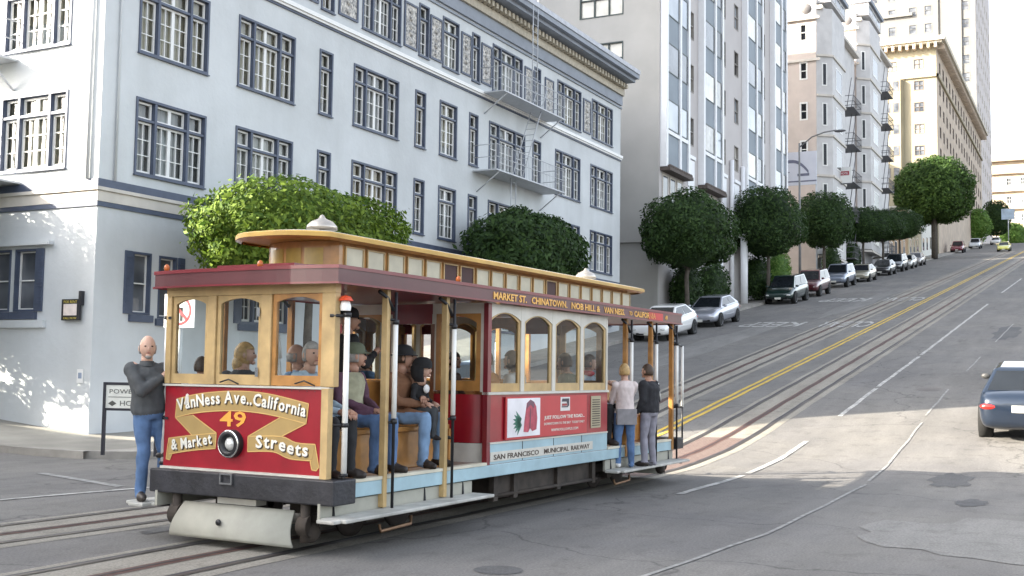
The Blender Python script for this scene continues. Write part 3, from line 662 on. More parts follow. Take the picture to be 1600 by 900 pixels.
# low wall line and garages uphill between the bay-windowed blocks and the cream building
LOWM = [mat('ochre_low_wall', (.45, .30, .17), .85, var=.15, stain=.2), mat('yellowish_low_wall', (.6, .52, .36), .85, var=.1, stain=.2), mat('white_low_wall', (.68, .67, .62), .8, var=.06)]
for (a, b, h, mi, lab) in ((128.5, 146, 4.2, 0, 'low ochre house front behind the row of street trees'), (146.5, 158, 5.0, 1, 'low pale yellow house front behind the row of street trees'), (158.5, 171.5, 5.5, 2, 'low white entrance building below the cream corniced block')):
    hse = empty('low_building', label=lab, cat='building'); mb = MB(); z0 = gz(a)-3; zt = gz(b)+h
    blockwall(mb, a, b, 20.4, 30, z0, zt, 0, 'SNETW'); mb.build('wall', LOWM[mi], hse)
    n = int((b-a)/3.5)
    for k in range(n):
        x = a+1+k*(b-a-2)/n; z = gz(x)+1.0; simple_window(south(20.4), x, x+1.6, z, z+1.8, hse, WHITE, PANE, 1, .5, d=.004)
    q = MB(); q.box(a, b, 20.1, 20.398, zt-.35, zt-.05); q.build('eave', WHITE, hse)
rb = empty('tree_shade_block', label='unseen plain block added behind the low houses to shade the big round tree', cat='building')  # hidden block added so that only the top of the big tree is sunlit
mb = MB(); blockwall(mb, 130, 166, 34, 50, 10, 36.3, 0, 'SNETW'); mb.build('wall', TWF, rb)
q = MB(); q.box(129.8, 166.2, 33.8, 50.2, 36.31, 36.6); q.build('roof', CREAM, rb)
# ------------------------------------------------------------------ cream corniced building
HOTX = mat('cream_plaster_pale', (.5, .45, .33), .85)
HOT = mat('cream_plaster', (.34, .30, .21), .85, var=.06, scale=.4, stain=.08); HOTB = mat('buff_brick', (.52, .43, .34), .85, var=.15, scale=.8, stain=.15)
ht = empty('corniced_building', label='long cream building with a deep bracketed cornice in front of the white tower', cat='building')
HX, HX1, HZ = 172, 244, 50.0
hw = [(21.55, 22.95, z, z+1.45) for z in (46.6, 43.4, 40.2, 37.0, 33.8, 30.6, 27.4)]
hw2 = [(a, b, z, z+1.45) for z in (43.4, 40.2, 37.0, 33.8, 30.6) for a, b in ((24.9, 25.75), (26.15, 27.05))]+[(25.3, 26.8, 46.6, 48.0)]
mb = MB(); mb.holes(west(HX), -44, -19.8, 15, HZ, [(-b, -a, c, d) for a, b, c, d in hw+hw2], .3, 0)
blockwall(mb, HX, HX1, 19.8, 44, 15, HZ, 0, 'NET'); mb.build('side_wall', HOT, ht)
fr = []
for z in (46.4, 43.2, 40.0, 36.8, 33.6, 30.4):
    for k in range(16):
        x = HX+3.2+k*4.3
        if x < HX1-3 and z > gz(x)+2: fr.append((x, x+1.5, z, z+1.7))
mb = MB(); mb.holes(south(19.8), HX, HX1, 15, HZ, fr, .3, 0); mb.build('street_wall', HOTB, ht)
DKF2 = mat('brown_window_frame', (.16, .13, .11), .6)
for a, b, c, d in hw+hw2: simple_window(west(HX), -b, -a, c, d, ht, WHITE if False else DKF2, PANES[rnd.choice([0, 2])], 1, .5, t=.08)
for r in fr: simple_window(south(19.8), *r, ht, DKF2, PANE, 0, .5, t=.08)
q = MB(); q.box(HX-1.3, HX1+.5, 18.5, 44, HZ+.3, HZ+.9); q.box(HX-.9, HX1, 18.9, 44, HZ, HZ+.297); q.build('cornice', mat('cornice_sand', (.5, .46, .38), .8, var=.1), ht)
q = MB()
for k in range(18): y = 19.6+k*.98; q.box(HX-1.2, HX-.01, y, y+.35, HZ-.7, HZ-.003)
for k in range(50): x = HX+.4+k*1.44; q.box(x, x+.4, 18.7, 19.79, HZ-.7, HZ-.003)
build_each(q, 'bracket', HOTB, ht)
q = MB(); q.box(HX-.3, HX1, 19.5, 19.79, 45.2, 45.6); q.box(HX-.3, HX-.01, 19.5, 44, 45.2, 45.6); q.build('string_course', HOT, ht)
q = MB(); vs = [(HX-.003, 27.6), (HX-.9, 27.2), (HX-.9, 24.7), (HX-.003, 24.3)]; q.add([(x, y, 16) for x, y in vs]+[(x, y, 45.1) for x, y in vs], [(0, 1, 5, 4), (1, 2, 6, 5), (2, 3, 7, 6), (4, 5, 6, 7)]); q.build('bay', HOT, ht)
for z in (43.2-.0, 40.0, 36.8, 33.6, 30.4):
    for a, b in ((24.9, 25.75), (26.15, 27.05)): simple_window(west(HX-.9), -b, -a, z+.2, z+1.65, ht, DKF2, PANE, 0, .5, d=.004, t=.07)
# ------------------------------------------------------------------ white tower on the skyline
wt = empty('white_tower', label='tall white tower on the hilltop, the highest building against the sky', cat='building')
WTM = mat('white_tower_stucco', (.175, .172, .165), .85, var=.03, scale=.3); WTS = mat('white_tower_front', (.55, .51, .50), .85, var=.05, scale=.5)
ww = [(-(y+1.7), -y, z, z+2.2) for y in (23.2, 30.9, 34.2, 38.6, 42.5, 46.5) for z in [54+4*k for k in range(9)]]
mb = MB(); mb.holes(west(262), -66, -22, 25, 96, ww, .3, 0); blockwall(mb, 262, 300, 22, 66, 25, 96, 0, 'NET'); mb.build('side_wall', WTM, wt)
fw = [(x, x+1.6, z, z+2.1) for x in [265+5.2*k for k in range(7)] for z in [40+4*k for k in range(13)]]
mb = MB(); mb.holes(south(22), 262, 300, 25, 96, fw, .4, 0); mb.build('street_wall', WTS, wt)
for i, r in enumerate(ww): simple_window(west(262), *r, wt, WTM, PANE, 0, .5, t=.15)
for r in fw: simple_window(south(22), *r, wt, CREAM, PANES[2], 0, .5, t=.15)
q = MB(); q.box(261.4, 300, 35, 66, 82.2, 82.9); q.pbox(west(262), -30.2, -29.6, 50, 96, .003, .3); q.pbox(west(262), -25.2, -24.8, 50, 96, .003, .3); q.build('parapet_band', WTM, wt)
# ------------------------------------------------------------------ far end of the street
FAR = mat('far_cream_wall', (.58, .48, .36), .85, var=.08, scale=.3)
fb = empty('hilltop_building', label='cream ornate building at the far end of the street under the open sky', cat='building')
mb = MB(); fw = [(-(y+1.6), -y, z, z+2.4) for y in (1.5, 5, 9, 12.5, 16, 19.5) for z in (44, 49, 54)]
mb.holes(west(335), -40, 12, 25, 62, fw, .4, 0); blockwall(mb, 335, 355, -12, 40, 25, 62, 0, 'NETS'); mb.build('wall', FAR, fb)
for r in fw: simple_window(west(335), *r, fb, WHITE, PANE, 1, .5, t=.25)
q = MB()
for z in (47.5, 52.4, 57.3): q.pbox(west(335), -40, 12, z, z+.6, .003, .8)
q.pbox(west(335), -40, 12, 60.8, 61.6, .003, 1.2); q.build('cornice', HOTB, fb)
q = MB(); q.box(338, 345, 4, 9, 62, 64.5); q.box(338, 343, 13, 19, 62, 66); q.box(339, 341, 22, 23, 62, 67.5); build_each(q, 'rooftop_block', FAR, fb)
q = MB()
for y in (10.5, 14.5): q.lathe((334.4, y, 44), (0, 0, 1), [(1.9, 0), (1.9, 9), (2.1, 9.1), (2.1, 9.6), (0, 10)], 12)
build_each(q, 'bay', WHITE, fb)
# ------------------------------------------------------------------ two-storey building across the side street (unseen, shaped to lay its shadow over the tracks)
nb = empty('neighbour_shade_building', label='unseen building across the side street outside the left edge, shaped to shade the road', cat='building')
NBX, NBY, NBH = 7.6, 21.5, 8.4
mb = MB(); gw = [(NBX-3-4*k, NBX-1.2-4*k, z, z+1.8) for k in range(5) for z in (1.2, 5.0)]
mb.holes(south(NBY), NBX-24, NBX, -.5, NBH, gw, .3, 0); blockwall(mb, NBX-24, NBX, NBY, NBY+26, -.5, NBH, 0, 'WNET'); blockwall(mb, NBX-24, -1.9, NBY, NBY+20, NBH+.31, 14, 0, 'SWNET'); mb.build('wall', TWM, nb)  # the taller block on top is added to keep the near road shaded
for r in gw: simple_window(south(NBY), *r, nb, WHITE, PANE, 1, .5)
q = MB(); q.box(NBX-24, NBX+.3, NBY-.3, NBY+.2, NBH, NBH+.3); q.build('cornice', CREAM, nb)
# ------------------------------------------------------------------ banner, red-white sign, lamp, street sign
bn = empty('banner', label='large white banner with a grey sweeping curve between the tower and the rose-beige block', cat='banner')
Pb = west(87); 
q = MB(); q.pbox(Pb, -21.6, -18.75, 16.3, 18.9, -.06, 0); q.build('sheet', mat('banner_white', (.66, .68, .76), .7, var=.02), bn)
q = MB(); q.pbox(Pb, -21.5, -20.6, 18.05, 18.3, .004, .01)
for k in range(10):
    t0, t1 = k/10, (k+1)/10; f_ = lambda t: (-20.6+1.25*t, 18.3-.9*t*t)
    q.ppoly(Pb, [(f_(t0)[0], f_(t0)[1]-.25), (f_(t1)[0], f_(t1)[1]-.25), f_(t1), f_(t0)], .004, .01)
q.pbox(Pb, -21.3, -20.8, 17.3, 17.38, .004, .01); q.pbox(Pb, -20.2, -19.3, 17.0, 17.2, .004, .01); q.pbox(Pb, -21.6, -18.75, 16.55, 16.65, .004, .01); q.build('printed_curve', mat('banner_ink', (.16, .17, .24), .7), bn)
q = MB(); q.tube([(87.1, 21.6, gz(87)), (87.1, 21.6, 18.9)], .06); q.tube([(87.1, 18.8, gz(87)), (87.1, 18.8, 18.9)], .06); build_each(q, 'post', IRON, bn)
s2 = empty('blade_sign', label='square white sign with a red name bar in front of the pale bay-windowed block', cat='sign')
P2 = west(96, 0); q = MB(); q.pbox(P2, -18.95, -17.8, 17.75, 19.1, -.1, 0); q.build('board', WHITE, s2)
q = MB(); q.pbox(P2, -18.75, -18.0, 18.4, 18.75, .003, .02); q.build('bar', mat('sign_dull_red', (.32, .04, .06), .5), s2)
q = MB(); add_text(q, P2, -18.375, 18.48, 'HOTEL', .26, .021, fit=.6); q.build('lettering', WHITE, s2)
q = MB(); q.tube([(96.05, 19.9, 17.7), (96.05, 17.8, 17.7)], .05, 6); q.build('bracket', IRON2, s2)
LAMPM = mat('lamp_post_grey', (.22, .22, .22), .6)
sl = empty('street_lamp', label='grey street lamp with a long curved arm reaching over the kerb up the hill', cat='street lamp')
q = MB(); q.tube([(80.3, 18.5, gz(80.3)), (80.3, 18.5, 18.2)], [.10, .06]); q.build('pole', LAMPM, sl)
q = MB(); q.tube([(80.3, 18.5, 17.9), (80.2, 17.6, 18.55), (80.1, 16.7, 18.8), (80, 15.9, 18.85)], .05); q.build('arm', LAMPM, sl)
q = MB(); q.ell((80, 15.6, 18.78), (.18, .42, .1), 10, 6); q.build('lamp_head', IRON2, sl)
ss = empty('street_sign', label='small pale blue-white sign on a pole at the top of the street beyond the taxi', cat='sign')
q = MB(); q.box(239.9, 240, 13.6, 16.0, 33.8-1.2, 33.8+.9); q.build('board', mat('pale_blue_sign', (.45, .56, .68), .5, var=.2, scale=1), ss)
q = MB(); q.tube([(240.1, 14.8, gz(240)), (240.1, 14.8, 33)], .08); q.build('pole', IRON, ss)
# ------------------------------------------------------------------ trees
def leaf_mat(name, c1, c2):
    m = bpy.data.materials.new(name); m.use_nodes = True; n = m.node_tree; p = n.nodes['Principled BSDF']; p.inputs['Roughness'].default_value = .65; p.inputs['Specular IOR Level'].default_value = .3
    g = n.nodes.new('ShaderNodeNewGeometry'); r = n.nodes.new('ShaderNodeValToRGB'); n.links.new(g.outputs['Random Per Island'], r.inputs[0])
    r.color_ramp.elements[0].color = (*c1, 1); r.color_ramp.elements[1].color = (*c2, 1); n.links.new(r.outputs[0], p.inputs['Base Color'])
    t = n.nodes.new('ShaderNodeBsdfTranslucent'); n.links.new(r.outputs[0], t.inputs[0]); mx = n.nodes.new('ShaderNodeMixShader'); mx.inputs[0].default_value = .3
    n.links.new(p.outputs[0], mx.inputs[1]); n.links.new(t.outputs[0], mx.inputs[2]); n.links.new(mx.outputs[0], n.nodes['Material Output'].inputs[0]); return m
LEAFY = leaf_mat('fresh_green_leaves', (.045, .10, .012), (.21, .30, .036)); LEAFD = leaf_mat('dark_green_leaves', (.016, .040, .011), (.055, .105, .024)); LEAFL = leaf_mat('light_green_leaves', (.08, .18, .03), (.2, .32, .07))
LEAFM = leaf_mat('mid_green_leaves', (.024, .058, .010), (.075, .14, .024))
BARK = mat('grey_brown_bark', (.10, .085, .07), .9, var=.3, scale=6, bump=.5)
def crown(name, m, r, n, leaf, seed, flat=.0, parent=None, power=2.3, lump=.11, core=.80):
    rr = random.Random(seed); mb = MB(); off = Vector((seed*3.1, seed*1.7, 0))
    def rad(d):
        k = (abs(d.x)**power+abs(d.y)**power+abs(d.z)**power)**(-1/power)
        return k*(1+lump*noise.noise(d*2.2+off)*1.6+lump*.7*noise.noise(d*5+off))
    vs = []; fs = []
    for i in range(n):
        while True:
            d = Vector((rr.gauss(0, 1), rr.gauss(0, 1), rr.gauss(0, 1)))
            if d.length > .1: break
        d.normalize(); k = rad(d)*(1-abs(rr.gauss(0, .11)))*(1 if rr.random() > .04 else 1.06)
        if d.z < -.3: k *= 1-flat*(-d.z-.3)
        p = Vector((d.x*r[0], d.y*r[1], d.z*r[2]))*k
        nrm = (d+Vector((rr.uniform(-.9, .9), rr.uniform(-.9, .9), rr.uniform(-.5, 1.1)))).normalized()
        a = nrm.orthogonal().normalized(); a = (Matrix.Rotation(rr.uniform(0, 6.28), 3, nrm) @ a); b = nrm.cross(a); s = leaf*rr.uniform(.45, 1.45)
        vs += [p-a*s, p+b*s*.45, p+a*s, p-b*s*.45]; j = 4*i; fs.append((j, j+1, j+2, j+3))
    mb.add(vs, fs)
    mb.ell((0, 0, 0), [x*core for x in r], 20, 12, 0, fn=lambda d: rad(d)*.98)
    return mb.build(name, m, parent)
def limbs(parent, h0, crown_z, r, tr, seed, trunks=1):
    rr = random.Random(seed); q = MB()
    for t in range(trunks):
        ox = (t-(trunks-1)/2)*.8; q.tube([(ox, 0, h0), (ox+rr.uniform(-.08, .08), rr.uniform(-.08, .08), (h0+crown_z)/2), (ox*.6, 0, crown_z-r[2]*.5)], [tr, tr*.85, tr*.7], 9)
        for k in range(6):
            a = k*1.05+rr.random(); q.tube([(ox*.6, 0, crown_z-r[2]*(.95-.07*k)), (ox*.6+math.cos(a)*r[0]*.35, math.sin(a)*r[1]*.35, crown_z-r[2]*.35), (ox*.6+math.cos(a)*r[0]*.7, math.sin(a)*r[1]*.7, crown_z+r[2]*.15)], [tr*.5, tr*.35, tr*.12], 6)
    q.build('trunk', BARK, parent)
def tree(x, y, zc, r, m, lab, n=9000, leaf=.1, seed=1, src=None, group='clipped street trees', trunks=1, tr=.13, **kw):
    z = land(x, y)+.1; t = empty('street_tree', (x, y, z), label=lab, cat='tree', group=group)
    if src: c = src.copy(); C.objects.link(c); c.parent = t; c.location = (0, 0, zc-z); c.scale = [a/b for a, b in zip(r, src['r'])]; c.rotation_euler = (0, 0, seed*1.3 if abs(r[0]-r[1]) < .4 else 0)
    else:
        c = crown('crown', m, r, n, leaf, seed, parent=t, **kw); c.location = (0, 0, zc-z); c['r'] = r
    limbs(t, 0, zc-z, r, tr, seed, trunks); return c
tree(23.2, 17.7, 4.9, (3.9, 1.8, 1.40), LEAFY, 'bright yellow-green clipped tree directly behind the front roof of the red car', 27000, .072, 3, flat=.1)
tree(36.6, 18.2, 5.95, (3.3, 1.75, 1.6), LEAFD, 'dark green clipped tree low against the blue-grey wall behind the roof of the red car', 13000, .10, 5)
c2 = tree(54.1, 18.0, 8.7, (3.05, 2.3, 2.1), LEAFD, 'dark round clipped tree directly above the white car and the silver car', 13000, .10, 8, flat=.35)
c3 = tree(70.0, 18.1, 11.1, (2.8, 2.2, 2.4), LEAFD, 'dark round clipped tree above the dark green car', 11000, .10, 9, flat=.3)
c4 = tree(87.0, 18.2, 13.3, (2.85, 2.2, 2.3), LEAFD, 'dark clipped tree above the blue-silver off-road car', 10000, .11, 12, flat=.3)
tree(104, 18.3, 15.1, (2.5, 2.1, 1.75), LEAFD, 'small dark tree just left of the dark grey car, first of the small far trees', seed=14, src=c3)
tree(114, 18.3, 16.2, (2.4, 2.1, 1.65), LEAFD, 'small dark tree above the dark grey car, second of the small far trees', seed=15, src=c4)
tree(125, 18.3, 17.7, (2.5, 2.1, 1.8), LEAFD, 'small dark tree nearest to the big round hill tree', seed=16, src=c2)
tree(152.0, 18.0, 25.0, (5.9, 4.9, 4.5), LEAFM, 'big round tree with a sunlit top standing above all the parked cars', 20000, .2, 21, trunks=2, tr=.35, flat=.25, group='hilltop trees')
tree(222, 19.0, 29.6, (2.6, 2.6, 2.9), LEAFL, 'light yellow-green round tree beside the white van', 4000, .22, 22, group='hilltop trees')
tree(248, 17.5, 34.0, (2.8, 2.8, 3.6), LEAFD, 'dark narrow tree below the white tower beyond the van', 4000, .24, 23, group='hilltop trees')
tree(262, 15.2, 31.6, (3.6, 2.6, 3.0), LEAFL, 'bushy green tree behind the yellow taxi at the end of the street', 4000, .24, 24, group='hilltop trees')
def shrub(x, y, r, lab, seed, m=None, n=2500):
    z = land(x, y)+.14; t = empty('shrub', (x, y, z), label=lab, cat='shrub', group='garden shrubs under the street trees')
    c = crown('foliage', m or LEAFD, r, n, .09, seed, parent=t); c.location = (0, 0, r[2]*.95)
    q = MB(); q.tube([(0, 0, 0), (0, 0, r[2]*.5)], .05, 6); q.build('stem', BARK, t)
shrub(57.5, 19.2, (1.3, .8, 1.5), 'dark shrub behind the left part of the silver car', 31, m=LEAFD); shrub(61.5, 19.0, (1.7, .8, 1.45), 'wide dark shrub against the tower above the roof of the silver car', 32)
shrub(71.5, 19.2, (1.5, .8, 1.5), 'dark shrub just left of the trunk above the dark green car', 33); shrub(76.5, 19.1, (1.6, .8, 1.6), 'lighter shrub above the roof of the dark green car', 34, LEAFL)
shrub(92.5, 18.8, (1.4, .7, 1.5), 'low shrub behind the blue-silver off-road car', 35); shrub(102, 18.9, (1.7, .7, 1.6), 'low shrub behind the beige sedan', 36)

tree(16.5, 24.6, 4.7, (1.5, 2.0, 1.9), LEAFD, 'side street tree just outside the left edge, shading the sunny wall', 5000, .11, 41)
tree(16.6, 29.5, 4.2, (1.4, 2.2, 1.7), LEAFD, 'second side street tree outside the left edge, further from the corner', 4000, .11, 42)
shrub(16.9, 25.4, (.5, 1.6, .9), 'unseen low shrub added outside the left edge to shade the sunny wall', 44)  # out of view, added to cast low shade on the wall foot
# ------------------------------------------------------------------ the cable car
REDP = mat('carmine_paint', (.34, .010, .022), .32, var=.14, scale=3.5, stain=.22, coat=.4, bump=.08, bscale=5)
MAROON = mat('maroon_paint', (.17, .012, .02), .35, var=.15, scale=3, coat=.4)
FASC = mat('fascia_red', (.105, .022, .028), .4, var=.15, scale=3, stain=.2, coat=.3)
TAN = mat('tan_painted_wood', (.56, .39, .18), .45, var=.16, scale=5, stain=.25, bump=.1, bscale=8)
OAK = mat('varnished_oak', (.42, .20, .055), .35, var=.25, scale=6, coat=.5)
OAKD = mat('dark_varnished_wood', (.16, .055, .02), .35, var=.3, scale=6, coat=.5)
YROOF = mat('yellow_roof_paint', (.64, .40, .10), .5, var=.15, scale=2.5, stain=.3)
CANVAS = mat('grey_roof_canvas', (.38, .36, .32), .85, var=.1)
BLUE = mat('pale_blue_paint', (.38, .54, .60), .5, var=.08, scale=3, stain=.3)
CARW = mat('car_white_paint', (.66, .63, .56), .45, var=.08, scale=4, stain=.2)
BLACKW = mat('black_timber', (.028, .028, .034), .5, var=.35, scale=5, bump=.3, stain=.3)
BLACKM = mat('black_iron', (.015, .015, .018), .4, var=.2)
GUNK = mat('underframe_dirt', (.045, .035, .028), .8, var=.4, scale=6)
FENDER = mat('fender_khaki', (.40, .39, .33), .6, var=.1, scale=3, stain=.25)
GOLD = mat('banner_gold', (.40, .27, .10), .5, var=.08, scale=5); GOLDL = mat('banner_gold_edge', (.62, .40, .14), .45)
LETW = mat('letter_cream', (.78, .76, .68), .5); LETS = mat('letter_shadow', (.05, .03, .02), .5); LETO = mat('letter_orange', (.85, .38, .06), .45); LETG = mat('letter_gilt', (.80, .42, .08), .4)
POLEW = mat('white_pole_sleeve', (.85, .84, .80), .35)
CHROME = mat('polished_metal', (.7, .7, .7), .15, 1.0)
cc = empty('cable_car', (8.68, 7.47, 0), R(-1.5), label='red, white and pale blue cable car with gold lettering crossing in the foreground', cat='cable car')
HW = 1.08; CS = Plane((0, -HW, 0), (1, 0, 0), (0, 0, 1), (0, -1, 0)); CN = Plane((0, HW, 0), (-1, 0, 0), (0, 0, 1), (0, 1, 0))
CF = Plane((.12, 0, 0), (0, -1, 0), (0, 0, 1), (-1, 0, 0))
FZ = .68   # floor
# frame and floor
q = MB(); q.box(.36, 9.1, -HW, HW, .60, FZ); q.build('floor', OAKD, cc)
q = MB(); q.box(.36, 9.0, -HW-.012, -HW+.03, .515, .655); q.box(.36, 9.0, HW-.03, HW+.012, .515, .655); q.build('sill_beam', BLUE, cc, bevel=.008)
q = MB(); q.box(.36, 3.0, -HW-.02, -HW+.08, .658, .69); q.box(6.45, 9.0, -HW-.02, -HW+.08, .658, .69); q.build('floor_edge', mat('floor_edge_cream', (.6, .56, .45), .6, var=.15), cc)
q = MB(); q.box(0, .35, -1.2, 1.14, .48, .715); q.build('bumper', BLACKW, cc, bevel=.015)
q = MB(); q.box(9.12, 9.42, -1.14, 1.14, .52, .70); q.build('bumper', BLACKW, cc, bevel=.015)
q = MB(); frame_rect(q, Plane((0, 0, 0), (0, -1, 0), (0, 0, 1), (-1, 0, 0)), -.17, -.01, .61, .72, .018, .002, .03); q.build('coupler_pocket', CHROME, cc)
q = MB(); q.pbox(CF, -1.08, 1.02, .716, .738, -.05, .04); q.build('panel_ledge', CARW, cc)
# front panel, banner and writing (points measured over the panel, 0..1 each way)
fp = MB(); fp.pbox(CF, -1.08, 1.02, .72, 1.55, -.04, 0); fp.build('front_panel', REDP, cc, bevel=.006)
q = MB(); q.pbox(CF, -1.1, 1.04, 1.552, 1.572, -.05, .02); q.build('panel_cap', CARW, cc)
def fm(x, y):
    u = (x-60)/1445; top = 20+.034*(x-60); bot = 755+.066*(x-60); v = (bot-y)/(bot-top)
    return (-1.08+2.10*u, .738+.808*v)
def spl(pts, k=4):
    out = []
    for i in range(len(pts)-1):
        p0 = pts[max(i-1, 0)]; p1 = pts[i]; p2 = pts[i+1]; p3 = pts[min(i+2, len(pts)-1)]
        for j in range(k):
            t = j/k; out.append(tuple(.5*((2*p1[a])+(-p0[a]+p2[a])*t+(2*p0[a]-5*p1[a]+4*p2[a]-p3[a])*t*t+(-p0[a]+3*p1[a]-3*p2[a]+p3[a])*t**3) for a in (0, 1)))
    return out+[pts[-1]]
def band(mb, up, lo, d0, d1, mi=0, grow=0):
    up = [fm(*p) for p in spl(up)]; lo = [fm(*p) for p in spl(lo)]
    n = min(len(up), len(lo)); up, lo = up[:n], lo[:n]
    for i in range(n-1):
        a, b, c, d = up[i], up[i+1], lo[i+1], lo[i]
        mb.ppoly(CF, [d, c, b, a], d0, d1, mi)
def edge(mb, pts, w_, d):
    P = [fm(*p) for p in pts]
    for a, b in zip(P[:-1], P[1:]):
        L_ = math.dist(a, b); 
        if L_ < 1e-6: continue
        nx, ny = -(b[1]-a[1])/L_*w_, (b[0]-a[0])/L_*w_
        mb.ppoly(CF, [(a[0]-nx, a[1]-ny), (b[0]-nx, b[1]-ny), (b[0]+nx, b[1]+ny), (a[0]+nx, a[1]+ny)], d, d+.0015)
arcU = [(178, 140), (400, 92), (700, 72), (1000, 98), (1348, 192)]; arcL = [(168, 312), (380, 268), (700, 252), (1000, 285), (1332, 372)]
dL = [(168, 312), (320, 290), (555, 458), (440, 500), (320, 475)]; dR = [(1335, 370), (1110, 318), (840, 488), (960, 515), (1125, 490)]
loU = [(112, 505), (330, 478), (555, 458)]; loL = [(122, 650), (330, 618), (550, 600)]
roU = [(840, 488), (1120, 488), (1250, 545), (1410, 560)]; roL = [(840, 628), (1060, 628), (1200, 690), (1385, 708)]
b = MB(); band(b, arcU, arcL, .0015, .004)
band(b, [(168, 312), (555, 458)], [(168, 313), (440, 500)], .0012, .003) if False else None
for pl in (dL, dR): b.ppoly(CF, [fm(*p) for p in (pl if pl is dR else pl[::-1])], .001, .0025)
band(b, loU, loL, .0015, .0042); band(b, roU, roL, .0015, .0042)
b.ppoly(CF, [fm(*p) for p in [(92, 695), (128, 705), (150, 640), (120, 600), (112, 560)]], .001, .0026)
b.ppoly(CF, [fm(*p) for p in [(1372, 700), (1388, 790), (1425, 798), (1445, 765), (1410, 560), (1380, 600)]], .001, .0026)
b.build('banner', GOLD, cc)
b = MB()
for pts in (spl(arcU), spl(arcL), [arcU[0], arcL[0]], [arcU[-1], arcL[-1]], spl(loU), spl(loL), [loU[-1], loL[-1]], spl(roU), spl(roL), [roU[0], roL[0]], [(112, 505), (92, 695), (128, 705), (150, 645)], [(1410, 560), (1445, 765), (1425, 798), (1388, 790), (1372, 705)], [(168, 312), (330, 475)], [(330, 290), (555, 458)], [(1335, 370), (1125, 490)], [(1110, 318), (840, 488)]): edge(b, pts, .005, .0045)
b.build('banner_edge', GOLDL, cc)
def arc_text(mb, s, size, pts, d, fit=True, bold=.004, ox=0, oy=0, sq=1.0):
    """letters one by one along a measured line"""
    P = [fm(*p) for p in spl(pts, 8)]; seg = [0]
    for a, b in zip(P[:-1], P[1:]): seg.append(seg[-1]+math.dist(a, b))
    L_ = seg[-1]; wd = []
    for ch in s:
        if ch == ' ': wd.append(size*.3); continue
        vs, _ = text_geo(ch, size, bold, 0); wd.append((max(v[0] for v in vs)-min(v[0] for v in vs))+size*.10)
    k = L_/sum(wd); x = 0
    for ch, w0 in zip(s, wd):
        c = x+w0*k/2; x += w0*k
        if ch == ' ': continue
        i = max(j for j in range(len(seg)) if seg[j] <= c+1e-9); i = min(i, len(P)-2); t = (c-seg[i])/(seg[i+1]-seg[i])
        p = (P[i][0]+(P[i+1][0]-P[i][0])*t, P[i][1]+(P[i+1][1]-P[i][1])*t); ang = math.atan2(P[i+1][1]-P[i][1], P[i+1][0]-P[i][0])
        add_text(mb, CF, p[0]+ox, p[1]+oy, ch, size, d, 0, bold, ang, fit=(w0-size*.10)*k*sq)
TX = (('VanNess Ave..California', .165, [(185, 248), (400, 205), (700, 180), (1000, 225), (1330, 310)]), ('& Market', .15, [(140, 610), (300, 592), (525, 552)]), ('Streets', .17, [(905, 590), (1080, 600), (1230, 650), (1360, 668)]))
sh = MB(); lt = MB()
for s, z, pts in TX: arc_text(sh, s, z, pts, .0062, ox=.010, oy=-.012); arc_text(lt, s, z, pts, .0085)
sh.build('lettering_shadow', LETS, cc); lt.build('lettering', LETW, cc)
u_, v_ = fm(700, 395); q = MB(); add_text(q, CF, u_, v_, '49', .21, .003, bold=.003, fit=.34); q.build('number', LETO, cc)
u_, v_ = fm(705, 555); hl = MB(); hl.lathe(CF.p(u_, v_, 0), (-1, 0, 0), [(.138, 0), (.138, .05), (.128, .075), (.088, .085), (.075, .05), (.06, .03)], 28); ho = hl.build('headlight', BLACKM, cc)
q = MB(); q.lathe(CF.p(u_, v_, 0), (-1, 0, 0), [(.135, .073), (.127, .080), (.122, .078)], 28); q.build('rim', CHROME, ho)
q = MB(); q.lathe(CF.p(u_, v_, 0), (-1, 0, 0), [(.066, .045), (.05, .064), (.03, .076), (0, .08)], 20); q.build('lens', mat('lamp_lens', (.75, .75, .72), .08, .3, coat=1), ho)
q = MB()
for k in range(22):
    for vv in (1.53,): q.ell(CF.p(-1.02+k*.094, vv, .001), (.004, .006, .006), 6, 4)
for k in range(14): q.ell(CF.p(1.0, .79+k*.055, .001), (.004, .006, .006), 6, 4)
q.build('rivet', FASC, cc)
# front window frames
posts = [(-1.10, -1.03), (-.53, -.42), (.17, .30), (.92, 1.08)]
for a, b_ in posts:
    q = MB(); q.pbox(CF, a, b_, 1.575, 2.47, -.08, .004); q.build('window_post', TAN, cc, bevel=.008)
q = MB(); q.pbox(CF, -1.10, 1.08, 2.47, 2.60, -.08, .004); q.build('header', OAK if False else TAN, cc)
q = MB(); q.box(.04, .115, -1.08, -1.0, .72, 1.56); q.build('corner_post', TAN, cc)
def arched_sash(name, P, u0, u1, v0, v1, t, rise, d0, d1, m, glass, sill=.09, parent=None, inner=True):
    q = MB(); q.pbox(P, u0, u1, v0, v0+sill, d0, d1); q.pbox(P, u0, u0+t, v0+sill, v1, d0, d1); q.pbox(P, u1-t, u1, v0+sill, v1, d0, d1)
    n = 10; a, b = u0+t, u1-t; vt = v1-.03
    for i in range(n):
        x0, x1 = a+(b-a)*i/n, a+(b-a)*(i+1)/n; f = lambda x: vt-rise+rise*(1-((x-(a+b)/2)/((b-a)/2))**2)-.0
        q.ppoly(P, [(x0, f(x0)), (x1, f(x1)), (x1, v1), (x0, v1)], d0, d1)
    o = q.build(name, m, parent)
    g = MB(); g.pquad(P, u0+t*.5, u1-t*.5, v0+sill*.8, v1-.02, (d0+d1)/2); g.build('pane', glass, o); return o
for (a, b_) in ((-1.03, -.53), (-.42, .17), (.30, .92)):
    arched_sash('window', CF, a+.003, b_-.003, 1.578, 2.468, .045, .05, -.06, -.02, TAN if a < .3 else OAK, GL, .10, cc)
